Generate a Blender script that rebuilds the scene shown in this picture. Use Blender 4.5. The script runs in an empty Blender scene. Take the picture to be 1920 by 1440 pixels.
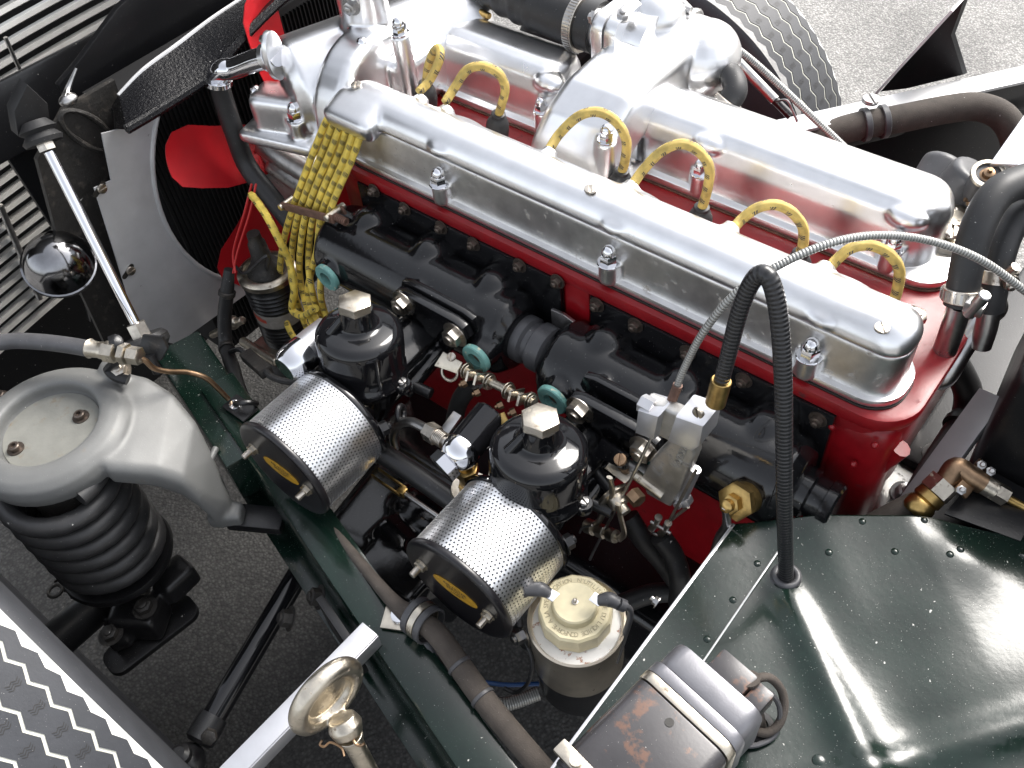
import bpy, bmesh, math, random
from mathutils import Vector, Matrix, Quaternion
random.seed(7)
S = 0.01                                   # all lengths below are centimetres
PI = math.pi
SC = bpy.context.scene
COL = SC.collection
# ---------------------------------------------------------------- camera
# world axes: x to the rear of the car, y across the engine (away from us), z up; z=0 is the rim of the cam covers
FPX = 1733.94                              # focal length in pixels of a 1920 wide picture
CX = Vector((0.7783650907, 0.6231908757, -0.0760323483))      # picture right
CY = Vector((0.4431679989, -0.6311805023, -0.6365636639))     # picture down
CZ = Vector((-0.4446908030, 0.4617838304, -0.7674671223))     # viewing direction
CAM = Vector((0.0, 0.0, 66.05))
cd = bpy.data.cameras.new('camera'); cam = bpy.data.objects.new('camera', cd); COL.objects.link(cam)
cd.sensor_width = 36.0; cd.sensor_fit = 'HORIZONTAL'; cd.lens = 36.0*FPX/1920.0
cd.clip_start = 0.02; cd.clip_end = 200.0
mw = Matrix.Identity(4)
for i in range(3):
    mw[i][0] = CX[i]; mw[i][1] = -CY[i]; mw[i][2] = -CZ[i]; mw[i][3] = CAM[i]*S
cam.matrix_world = mw
SC.camera = cam
# ---------------------------------------------------------------- daylight, high thin overcast
SUN_EL, SUN_AZ = math.radians(46), math.radians(10)          # azimuth clockwise from +y
w = bpy.data.worlds.new('World'); SC.world = w; w.use_nodes = True
nt = w.node_tree; bg = nt.nodes['Background']
sky = nt.nodes.new('ShaderNodeTexSky'); sky.sky_type = 'NISHITA'; sky.sun_disc = False
sky.sun_elevation = SUN_EL; sky.sun_rotation = SUN_AZ; sky.air_density = 1.0; sky.dust_density = 4.0; sky.ozone_density = 1.0
hs = nt.nodes.new('ShaderNodeHueSaturation'); hs.inputs['Saturation'].default_value = 0.28
nt.links.new(sky.outputs[0], hs.inputs['Color']); nt.links.new(hs.outputs[0], bg.inputs['Color'])
bg.inputs['Strength'].default_value = 0.15
sl = bpy.data.lights.new('sun', 'SUN'); sun = bpy.data.objects.new('sun', sl); COL.objects.link(sun)
sl.energy = 1.25; sl.angle = math.radians(26); sl.color = (1.0, 0.96, 0.9)
sd = Vector((math.sin(SUN_AZ)*math.cos(SUN_EL), math.cos(SUN_AZ)*math.cos(SUN_EL), math.sin(SUN_EL)))
sun.rotation_euler = sd.to_track_quat('Z', 'Y').to_euler()
SC.view_settings.view_transform = 'Standard'; SC.view_settings.look = 'None'
SC.view_settings.exposure = 1.4; SC.view_settings.gamma = 1.0
SC.view_settings.use_curve_mapping = False
SC.render.engine = 'CYCLES'
try:
    SC.cycles.max_bounces = 8; SC.cycles.diffuse_bounces = 3; SC.cycles.glossy_bounces = 4
except Exception: pass

# ---------------------------------------------------------------- measuring
def P(px, py, z=None, y=None, x=None):
    """point on the sight line of a spot of the photograph, at a known height, depth across or station along the car"""
    d = CX*(px-960) + CY*(py-720) + CZ*FPX
    if z is not None: t = (z-CAM.z)/d.z
    elif y is not None: t = (y-CAM.y)/d.y
    else: t = (x-CAM.x)/d.x
    return CAM + d*t
def V(*a): return Vector(a)
X, Y, Z = V(1,0,0), V(0,1,0), V(0,0,1)

# ---------------------------------------------------------------- mesh builder
def basis(ax, ref=None):
    a = Vector(ax).normalized()
    r = Vector(ref) if ref is not None else (Z if abs(a.z) < 0.9 else X)
    u = (r - a*r.dot(a)).normalized()
    return a, u, a.cross(u)
def cat(pts, n=8):
    pts = [Vector(p) for p in pts]
    if len(pts) < 3: return pts
    q = [pts[0]*2-pts[1]] + pts + [pts[-1]*2-pts[-2]]
    out = []
    for i in range(1, len(q)-2):
        a, b, c, d = q[i-1:i+3]
        for k in range(n):
            t = k/n
            out.append(0.5*((2*b) + (c-a)*t + (2*a-5*b+4*c-d)*t*t + (3*b-a-3*c+d)*t**3))
    out.append(pts[-1]); return out
def rrect(w, h, r, n=5):
    o = []
    for cx, cy, a0 in ((w/2-r, h/2-r, 0), (-w/2+r, h/2-r, 90), (-w/2+r, -h/2+r, 180), (w/2-r, -h/2+r, 270)):
        for k in range(n+1):
            a = math.radians(a0 + 90*k/n); o.append((cx+r*math.cos(a), cy+r*math.sin(a)))
    return o
def circ(r, n=24, c=(0,0)): return [(c[0]+r*math.cos(2*PI*k/n), c[1]+r*math.sin(2*PI*k/n)) for k in range(n)]
class G:
    def __init__(s): s.v = []; s.f = []; s.t = {}
    def add(s, vs, fs):
        n = len(s.v); s.v += [Vector(v) for v in vs]; s.f += [[i+n for i in f] for f in fs]; return s
    def lathe(s, o, ax, prof, seg=28, ref=None, sx=1, sy=1, a0=0.0):
        a, u, w_ = basis(ax, ref); o = Vector(o); vs = []; rings = []
        for r, h in prof:
            if r < 1e-6: rings.append([len(vs)]); vs.append(o+a*h)
            else:
                rings.append(list(range(len(vs), len(vs)+seg)))
                for k in range(seg):
                    t = 2*PI*k/seg + a0; vs.append(o + a*h + u*(r*sx*math.cos(t)) + w_*(r*sy*math.sin(t)))
        fs = []
        for A, B in zip(rings, rings[1:]):
            if len(A) == 1 and len(B) == 1: continue
            for k in range(seg):
                k2 = (k+1) % seg
                if len(A) == 1: fs.append([A[0], B[k2], B[k]])
                elif len(B) == 1: fs.append([A[k], A[k2], B[0]])
                else: fs.append([A[k], A[k2], B[k2], B[k]])
        if len(rings[0]) > 1: fs.append(rings[0][::-1])
        if len(rings[-1]) > 1: fs.append(rings[-1])
        return s.add(vs, fs)
    def cyl(s, a, b, r, seg=24, bev=0.0, r2=None):
        a = Vector(a); b = Vector(b); L = (b-a).length; r2 = r if r2 is None else r2
        if bev: pr = [(r-bev, 0), (r, bev), (r2, L-bev), (r2-bev, L)]
        else: pr = [(r, 0), (r2, L)]
        return s.lathe(a, b-a, pr, seg)
    def hexn(s, o, ax, r, h, ref=None, ch=0.12):
        c = min(ch*r, 0.2); return s.lathe(o, ax, [(r, 0), (r, h-c*0.6), (r-c, h)], 6, ref)
    def ring(s, o, ax, ro, ri, h, seg=32, b=0.05):
        a, u, w_ = basis(ax); o = Vector(o); pr = [(ri, 0), (ro-b, 0), (ro, b), (ro, h-b), (ro-b, h), (ri, h)]
        vs = []; m = len(pr)
        for k in range(seg):
            t = 2*PI*k/seg
            for r, hh in pr: vs.append(o + a*hh + u*(r*math.cos(t)) + w_*(r*math.sin(t)))
        fs = []
        for k in range(seg):
            for j in range(m): fs.append([k*m+j, k*m+(j+1) % m, ((k+1) % seg)*m+(j+1) % m, ((k+1) % seg)*m+j])
        return s.add(vs, fs)
    def torus(s, o, ax, R, r, seg=32, n=10, sx=1, sy=1, ref=None):
        a, u, w_ = basis(ax, ref); o = Vector(o); vs = []; fs = []
        for k in range(seg):
            t = 2*PI*k/seg; d = u*(math.cos(t)*sx) + w_*(math.sin(t)*sy); dn = d.normalized(); c = o + d*R
            for j in range(n):
                p = 2*PI*j/n; vs.append(c + dn*(r*math.cos(p)) + a*(r*math.sin(p)))
        for k in range(seg):
            for j in range(n):
                fs.append([k*n+j, ((k+1) % seg)*n+j, ((k+1) % seg)*n+(j+1) % n, k*n+(j+1) % n])
        return s.add(vs, fs)
    def tube(s, pts, r, seg=12, n=8, smooth=True, caps=True, sq=1.0, ref=None):
        src = [Vector(p) for p in pts]
        path = cat(src, n) if smooth else src
        m = len(path); rr = []
        for i in range(m):
            if isinstance(r, (list, tuple)):
                t = i/(m-1)*(len(r)-1); k = min(int(t), len(r)-2); rr.append(r[k]+(r[k+1]-r[k])*(t-k))
            elif callable(r): rr.append(r(i/(m-1)))
            else: rr.append(r)
        tg = [(path[min(i+1, m-1)]-path[max(i-1, 0)]).normalized() for i in range(m)]
        a, u, w_ = basis(tg[0], ref); vs = []; L = 0.0; base = len(s.v)
        for i in range(m):
            if i:
                q = tg[i-1].rotation_difference(tg[i]); u = q @ u; L += (path[i]-path[i-1]).length
            u = (u - tg[i]*u.dot(tg[i])).normalized(); w_ = tg[i].cross(u)
            for k in range(seg):
                t = 2*PI*k/seg
                s.t[base+len(vs)] = (L, math.cos(t), math.sin(t))
                vs.append(path[i] + u*(rr[i]*math.cos(t)) + w_*(rr[i]*sq*math.sin(t)))
        fs = [[i*seg+k, i*seg+(k+1) % seg, (i+1)*seg+(k+1) % seg, (i+1)*seg+k] for i in range(m-1) for k in range(seg)]
        if caps: fs += [list(range(seg))[::-1], [(m-1)*seg+k for k in range(seg)]]
        return s.add(vs, fs)
    def box(s, c, size, R=None, bev=0.0, seg=2):
        bm = bmesh.new(); bmesh.ops.create_cube(bm, size=1.0)
        for v in bm.verts: v.co = Vector((v.co.x*size[0], v.co.y*size[1], v.co.z*size[2]))
        if bev: bmesh.ops.bevel(bm, geom=bm.edges[:], offset=bev, segments=seg, profile=0.6, affect='EDGES')
        c = Vector(c)
        bm.verts.index_update()
        vs = [(R @ v.co if R is not None else v.co) + c for v in bm.verts]; fs = [[v.index for v in f.verts] for f in bm.faces]
        bm.free(); return s.add(vs, fs)
    def bar(s, a, b, w_, h, up=Z, bev=0.0):
        """rectangular bar from a to b, h along up, w_ across"""
        a = Vector(a); b = Vector(b); d = (b-a).normalized(); up = (up - d*up.dot(d)).normalized(); sd_ = d.cross(up)
        R = Matrix((d, sd_, up)).transposed(); return s.box((a+b)/2, ((b-a).length, w_, h), R, bev)
    def ext(s, poly, o, u, v, h0, h1, bev=0.0):
        o = Vector(o); u = Vector(u).normalized(); v = Vector(v); v = (v-u*v.dot(u)).normalized(); n = u.cross(v); m = len(poly)
        bm = bmesh.new(); vs = [bm.verts.new(o+u*p[0]+v*p[1]+n*h0) for p in poly]; f = bm.faces.new(vs)
        r = bmesh.ops.extrude_face_region(bm, geom=[f]); nv = [e for e in r['geom'] if isinstance(e, bmesh.types.BMVert)]
        bmesh.ops.translate(bm, verts=nv, vec=n*(h1-h0))
        if bev:
            es = [e for e in bm.edges if abs((e.verts[0].co-e.verts[1].co).normalized().dot(n)) < 0.5]
            bmesh.ops.bevel(bm, geom=es, offset=bev, segments=2, profile=0.6, affect='EDGES', clamp_overlap=True)
        bm.verts.index_update(); s.add([q.co for q in bm.verts], [[q.index for q in f.verts] for f in bm.faces]); bm.free(); return s
    def loft(s, secs, closed=True, caps=True):
        m = len(secs[0]); vs = [p for q in secs for p in q]; fs = []
        for i in range(len(secs)-1):
            for k in range(m if closed else m-1):
                k2 = (k+1) % m; fs.append([i*m+k, i*m+k2, (i+1)*m+k2, (i+1)*m+k])
        if caps: fs += [list(range(m))[::-1], [(len(secs)-1)*m+k for k in range(m)]]
        return s.add(vs, fs)
    def ball(s, c, r, sc=(1,1,1), R=None, seg=20, rings=12):
        c = Vector(c); vs = []; fs = []
        vs.append(V(0,0,1))
        for i in range(1, rings):
            p = PI*i/rings
            for k in range(seg):
                t = 2*PI*k/seg; vs.append(V(math.sin(p)*math.cos(t), math.sin(p)*math.sin(t), math.cos(p)))
        vs.append(V(0,0,-1)); e = len(vs)-1
        for k in range(seg):
            k2 = (k+1) % seg; fs.append([0, 1+k, 1+k2]); fs.append([e, e-seg+k2, e-seg+k])
            for i in range(rings-2): fs.append([1+i*seg+k, 1+(i+1)*seg+k, 1+(i+1)*seg+k2, 1+i*seg+k2])
        out = []
        for v in vs:
            q = Vector((v.x*sc[0], v.y*sc[1], v.z*sc[2]))*r
            out.append((R @ q if R is not None else q) + c)
        return s.add(out, fs)
    def screw(s, o, ax, r, h, ref=None):
        """slotted screw head: two half discs with a gap over a lower disc"""
        a, u, w_ = basis(ax, ref); o = Vector(o); g = r*0.14
        s.lathe(o, a, [(r, 0), (r, h*0.45), (r*0.97, h*0.5)], 16)
        for sg in (1, -1):
            pl = [(g, sg*0)]
            pts = []
            for k in range(9):
                t = -PI/2 + PI*k/8; pts.append((max(g, r*math.cos(t)), r*math.sin(t)*0.985))
            s.ext([(sg*p, q) for p, q in (pts if sg > 0 else pts[::-1])], o, u, w_, h*0.45, h, bev=h*0.25)
        return s
    def text(s, body, size, o, u, v, depth=0.03, align='CENTER'):
        cu = bpy.data.curves.new('lettering', 'FONT'); cu.body = body; cu.size = size; cu.align_x = align; cu.align_y = 'CENTER'
        cu.extrude = depth; cu.resolution_u = 3
        ob = bpy.data.objects.new('lettering', cu); COL.objects.link(ob)
        me = bpy.data.meshes.new_from_object(ob.evaluated_get(bpy.context.evaluated_depsgraph_get()))
        u = Vector(u).normalized(); v = Vector(v); v = (v-u*v.dot(u)).normalized(); n = u.cross(v); o = Vector(o)
        s.add([o+u*q.co.x+v*q.co.y+n*q.co.z for q in me.vertices], [list(p.vertices) for p in me.polygons])
        bpy.data.objects.remove(ob); bpy.data.curves.remove(cu); bpy.data.meshes.remove(me); return s
    def mesh(s, name, off):
        me = bpy.data.meshes.new(name)
        me.from_pydata([tuple((q-off)*S) for q in s.v], [], s.f)
        bm = bmesh.new(); bm.from_mesh(me); bmesh.ops.recalc_face_normals(bm, faces=bm.faces[:]); bm.to_mesh(me); bm.free()
        if s.t:
            at = me.attributes.new('tube', 'FLOAT_VECTOR', 'POINT')
            buf = [0.0]*(3*len(s.v))
            for i, q in s.t.items(): buf[3*i:3*i+3] = q
            at.data.foreach_set('vector', buf)
        return me
    def obj(s, name, mat, parent=None, ang=38, label=None, off=None):
        if off is None: off = root_loc(parent)
        me = s.mesh(name, off)
        return link(name, me, mat, parent, ang, label, off)
    def cast(s, name, mat, parent=None, voxel=0.3, smooth=6, ang=180, label=None, dec=None, post=None):
        """fuse overlapping solids into one casting with filleted joints"""
        off = root_loc(parent); me = s.mesh(name, off)
        ob = bpy.data.objects.new(name, me); COL.objects.link(ob)
        r = ob.modifiers.new('r', 'REMESH'); r.mode = 'VOXEL'; r.voxel_size = voxel*S; r.adaptivity = 0
        if smooth:
            q = ob.modifiers.new('s', 'SMOOTH'); q.iterations = smooth; q.factor = 0.5
        if dec:
            q = ob.modifiers.new('d', 'DECIMATE'); q.ratio = dec
        m2 = bpy.data.meshes.new_from_object(ob.evaluated_get(bpy.context.evaluated_depsgraph_get()))
        bpy.data.objects.remove(ob); bpy.data.meshes.remove(me); m2.name = name
        return link(name, m2, mat, parent, ang, label, off)
ROOT = {}
def root_loc(p):
    while p is not None and p.parent is not None: p = p.parent
    return ROOT.get(p.name, V(0,0,0)) if p is not None else V(0,0,0)
def link(name, me, mat, parent, ang, label, off):
    me.materials.clear(); me.materials.append(MAT[mat] if isinstance(mat, str) else mat)
    me.polygons.foreach_set('use_smooth', [True]*len(me.polygons))
    if ang < 179: me.set_sharp_from_angle(angle=math.radians(ang))
    o = bpy.data.objects.new(name, me); COL.objects.link(o)
    if parent is not None: o.parent = parent
    else: o.location = off*S; ROOT[o.name] = Vector(off)
    if label: o['label'] = label
    return o
def tag(o, label, cat_, group=None):
    o['label'] = label; o['category'] = cat_
    if group: o['group'] = group
    return o
def thing(name, label, cat_, at, group=None):
    o = bpy.data.objects.new(name, None); COL.objects.link(o); at = Vector(at)
    o.location = at*S; o.empty_display_size = 0.02; ROOT[o.name] = at
    return tag(o, label, cat_, group)
def solo(g, name, mat, label, cat_, at, group=None, ang=38):
    return tag(g.obj(name, mat, None, ang, None, Vector(at)), label, cat_, group)
def dup(root, delta, label, group=None):
    r = root.copy(); COL.objects.link(r); r.location = root.location + Vector(delta)*S; r['label'] = label
    ROOT[r.name] = ROOT[root.name] + Vector(delta)
    if group: r['group'] = group
    def kids(a, b):
        for ch in list(a.children):
            c = ch.copy(); COL.objects.link(c); c.parent = b; kids(ch, c)
    kids(root, r); return r
def kid(root, name):
    return [c for c in root.children if c.name.split('.')[0] == name]

# ---------------------------------------------------------------- materials
MAT = {}
def mat(name, col, rough=0.4, metal=0.0, bump=None, dust=0.0, coat=0.0, var=0.0, vscale=60, rvar=0.0, dirt=None, spec=0.5, spots=None):
    """dust: share of pale specks; dirt: (colour, scale, lo, hi) blotches; bump: (scale per m, strength, distance m)"""
    m = bpy.data.materials.new(name); m.use_nodes = True; n = m.node_tree; b = n.nodes['Principled BSDF']
    N = lambda t: n.nodes.new(t); L = n.links.new
    tc = N('ShaderNodeTexCoord'); co = tc.outputs['Object']
    b.inputs['Roughness'].default_value = rough; b.inputs['Metallic'].default_value = metal
    b.inputs['Specular IOR Level'].default_value = spec
    if coat: b.inputs['Coat Weight'].default_value = coat; b.inputs['Coat Roughness'].default_value = 0.06
    rgb = N('ShaderNodeRGB'); rgb.outputs[0].default_value = (*col, 1); c = rgb.outputs[0]
    def noise(scale, detail=3.0, r=0.55):
        t = N('ShaderNodeTexNoise'); t.inputs['Scale'].default_value = scale; t.inputs['Detail'].default_value = detail; t.inputs['Roughness'].default_value = r
        L(co, t.inputs['Vector']); return t.outputs['Fac']
    def ramp(f, lo, hi):
        t = N('ShaderNodeMapRange'); t.inputs['From Min'].default_value = lo; t.inputs['From Max'].default_value = hi; t.clamp = True
        L(f, t.inputs['Value']); return t.outputs['Result']
    def mix(f, a, colb):
        t = N('ShaderNodeMix'); t.data_type = 'RGBA'
        if isinstance(f, float): t.inputs[0].default_value = f
        else: L(f, t.inputs[0])
        L(a, t.inputs[6]); t.inputs[7].default_value = (*colb, 1); return t.outputs[2]
    if var:
        t = N('ShaderNodeMix'); t.data_type = 'RGBA'; t.blend_type = 'MULTIPLY'; t.inputs[0].default_value = 1.0
        mr = N('ShaderNodeMapRange'); mr.inputs['From Min'].default_value = 0.3; mr.inputs['From Max'].default_value = 0.7
        mr.inputs['To Min'].default_value = 1-var; mr.inputs['To Max'].default_value = 1.0
        L(noise(vscale, 4), mr.inputs['Value']); L(c, t.inputs[6]); L(mr.outputs[0], t.inputs[7]); c = t.outputs[2]
    rin = None
    if dirt:
        for dcol, sc, lo, hi in ([dirt] if not isinstance(dirt, list) else dirt):
            f = ramp(noise(sc, 6, 0.65), lo, hi); c = mix(f, c, dcol); rin = f
    if dust:
        f = ramp(noise(900, 2.0), 0.745-dust, 0.775-dust); f2 = ramp(noise(210, 2.0), 0.765-dust, 0.79-dust)
        mx = N('ShaderNodeMath'); mx.operation = 'MAXIMUM'; L(f, mx.inputs[0]); L(f2, mx.inputs[1])
        c = mix(mx.outputs[0], c, (0.5, 0.49, 0.46)); rin = mx.outputs[0]
    L(c, b.inputs['Base Color'])
    if rvar or rin is not None:
        rr = N('ShaderNodeMath'); rr.operation = 'MULTIPLY_ADD'; L(noise(35, 4), rr.inputs[0]); rr.inputs[1].default_value = 2*rvar; rr.inputs[2].default_value = max(0.02, rough-rvar)
        o = rr.outputs[0]
        if rin is not None:
            q = N('ShaderNodeMix'); q.data_type = 'FLOAT'; L(rin, q.inputs[0]); L(o, q.inputs[2]); q.inputs[3].default_value = 0.75; o = q.outputs[0]
            if metal > 0.5:
                k = N('ShaderNodeMath'); k.operation = 'MULTIPLY_ADD'; L(rin, k.inputs[0]); k.inputs[1].default_value = -metal; k.inputs[2].default_value = metal; L(k.outputs[0], b.inputs['Metallic'])
        L(o, b.inputs['Roughness'])
    if bump:
        bp = N('ShaderNodeBump'); bp.inputs['Strength'].default_value = bump[1]; bp.inputs['Distance'].default_value = bump[2]
        L(noise(bump[0], 5, 0.6), bp.inputs['Height']); L(bp.outputs[0], b.inputs['Normal'])
    MAT[name] = m; return m
mat('polished_alloy', (0.88,0.88,0.885), 0.30, 1, (420,0.05,0.0006), 0.0, 0, 0.10, 45, 0.07)
mat('worn_alloy', (0.82,0.81,0.79), 0.36, 1, (600,0.10,0.0006), 0.0, 0, 0.25, 60, 0.08, dirt=((0.20,0.16,0.11), 70, 0.60, 0.72))
mat('cast_alloy', (0.56,0.55,0.53), 0.46, 1, (900,0.35,0.0006), 0.0, 0, 0.30, 70, 0.08, dirt=((0.10,0.085,0.07), 90, 0.58, 0.70))
mat('chrome', (0.78,0.78,0.80), 0.10, 1, None, 0.0, 0, 0.05, 40, 0.03)
mat('steel', (0.52,0.51,0.50), 0.30, 1, (700,0.10,0.0004), 0.0, 0, 0.3, 90, 0.08)
mat('plated_steel', (0.62,0.57,0.50), 0.30, 1, (700,0.12,0.0004), 0.0, 0, 0.35, 120, 0.1, dirt=((0.16,0.10,0.06), 160, 0.60, 0.72))
mat('old_nickel', (0.66,0.60,0.50), 0.32, 1, (300,0.25,0.0010), 0.0, 0, 0.35, 70, 0.1, dirt=((0.18,0.14,0.10), 130, 0.60, 0.70))
mat('brass', (0.56,0.38,0.14), 0.32, 1, (500,0.12,0.0005), 0.0, 0, 0.4, 110, 0.08)
mat('copper_fitting', (0.36,0.24,0.15), 0.38, 1, (500,0.12,0.0005), 0.0, 0, 0.4, 110, 0.08)
mat('rusty_steel', (0.20,0.11,0.08), 0.6, 0.3, (400,0.3,0.0008), 0.0, 0, 0.5, 100)
mat('black_enamel', (0.006,0.006,0.007), 0.07, 0, (160,0.03,0.0010), 0.0, 0, 0, 60, 0.03)
mat('black_casting', (0.007,0.007,0.008), 0.11, 0, (220,0.08,0.0012), 0.003, 0, 0.3, 60, 0.05)
mat('black_satin', (0.010,0.010,0.011), 0.34, 0, (500,0.2,0.0008), 0.006, 0, 0.3, 60, 0.08)
mat('black_crinkle', (0.005,0.005,0.006), 0.16, 0, (260,0.55,0.0030), 0.020, 0, 0.2, 60, 0.03, spec=0.22)
mat('grimy_black', (0.022,0.020,0.018), 0.55, 0, (160,0.5,0.002), 0.012, 0, 0.4, 40, 0.1, dirt=((0.07,0.06,0.05), 55, 0.56, 0.74))
mat('rubber', (0.020,0.020,0.021), 0.50, 0, (300,0.12,0.0006), 0.004, 0, 0.3, 50, 0.08)
mat('grey_rubber', (0.075,0.075,0.08), 0.42, 0, (300,0.12,0.0006), 0.002, 0, 0.3, 50, 0.08)
mat('cloth_hose', (0.075,0.062,0.052), 0.85, 0, (700,0.6,0.0010), 0.006, 0, 0.35, 60)
mat('red_enamel', (0.26,0.0045,0.009), 0.32, 0, (140,0.12,0.0012), 0.0, 0.0, 0.25, 50, 0.05, dirt=((0.10,0.012,0.012), 60, 0.63, 0.73))
mat('red_fan', (0.40,0.005,0.010), 0.42, 0, (300,0.08,0.0006), 0.0, 0.0, 0.15, 50)
mat('green_enamel', (0.0060,0.017,0.012), 0.17, 0, (150,0.06,0.002), 0.026, 0, 0.35, 40, 0.04, dirt=((0.03,0.038,0.035), 45, 0.64, 0.85))
mat('silver_paint', (0.15,0.152,0.148), 0.50, 0.12, (500,0.25,0.0006), 0.002, 0, 0.15, 30, 0.06, dirt=((0.15,0.13,0.10), 30, 0.64, 0.80))
mat('dusty_plate', (0.20,0.20,0.18), 0.65, 0.1, (300,0.3,0.0006), 0.0, 0, 0.2, 50, 0, dirt=((0.17,0.14,0.10), 60, 0.58, 0.72))
mat('sheet_alloy', (0.55,0.55,0.555), 0.40, 0.35, (300,0.05,0.0006), 0.0, 0, 0.15, 25, 0.06, dirt=((0.10,0.085,0.06), 55, 0.70, 0.76))
mat('bright_strip', (0.66,0.66,0.68), 0.34, 0.85, (300,0.06,0.0006), 0.0, 0, 0.15, 30, 0.06)
mat('ivory_plastic', (0.72,0.64,0.42), 0.40, 0, (300,0.06,0.0006), 0.0, 0, 0.22, 60, 0.05)
mat('white_paint', (0.78,0.77,0.74), 0.4, 0, None, 0, 0, 0.15, 50, 0, dirt=((0.30,0.13,0.07), 120, 0.60, 0.68))
mat('teal_fibre', (0.16,0.36,0.33), 0.6, 0, (600,0.3,0.0006), 0, 0, 0.3, 90, 0, dirt=((0.5,0.47,0.35), 150, 0.60, 0.68))
mat('badge_gold', (0.52,0.29,0.025), 0.42, 0.1, None, 0, 0, 0.35, 130)
mat('print_black', (0.02,0.018,0.015), 0.5)
mat('cap_letters', (0.36,0.31,0.20), 0.55)
mat('red_label', (0.55,0.06,0.03), 0.5, 0, None, 0, 0, 0.3, 200)
mat('grey_label', (0.33,0.31,0.28), 0.55, 0, None, 0, 0, 0.3, 150)
mat('blue_wire', (0.01,0.05,0.16), 0.4)
mat('red_wire', (0.45,0.02,0.02), 0.4)
mat('tyre_rubber', (0.042,0.044,0.050), 0.55, 0, (260,0.2,0.001), 0.003, 0, 0.25, 30)
mat('tyre_groove', (0.72,0.71,0.62), 0.8, 0, (400,0.2,0.0006), 0, 0, 0.25, 70)
mat('tyre_shoulder', (0.72,0.72,0.68), 0.7, 0, (260,0.5,0.0015), 0, 0, 0.2, 120)
mat('radiator_black', (0.003,0.003,0.0035), 0.7)
mat('dark_nut', (0.16,0.13,0.11), 0.38, 0.8, (300,0.1,0.0006), 0, 0, 0.4, 120, 0.08)
mat('spring_black', (0.035,0.035,0.036), 0.45, 0, (300,0.12,0.0006), 0.008, 0, 0.3, 50, 0.08)
mat('grille_alloy', (0.66,0.64,0.60), 0.28, 0.4, None, 0, 0, 0.2, 30)
mat('dull_chrome', (0.30,0.30,0.31), 0.13, 1, None, 0.0, 0, 0.3, 60, 0.05)
mat('edge_glare', (0.70,0.70,0.70), 0.35)  # sky glare on the wing stay's edge, given as a pale colour
mat('can_steel', (0.66,0.59,0.48), 0.30, 0.85, (300,0.08,0.0006), 0, 0, 0.25, 40, 0.08, dirt=((0.25,0.14,0.08), 60, 0.66, 0.76))
mat('plate_black', (0.007,0.0065,0.008), 0.30, 0, (300,0.05,0.0006), 0.004)
mat('filter_felt', (0.015,0.014,0.013), 0.8)
mat('painted_motor', (0.045,0.043,0.046), 0.30, 0.2, (300,0.1,0.0006), 0.006, 0, 0.3, 40, 0.06, dirt=((0.11,0.06,0.042), 55, 0.55, 0.63))
mat('motor_alloy', (0.19,0.19,0.205), 0.36, 0.6, (500,0.15,0.0006), 0.0, 0, 0.2, 40, 0.06)
mat('bonnet_black', (0.008,0.008,0.009), 0.30, 0, (200,0.1,0.001), 0.006, 0, 0.2, 30)
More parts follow.
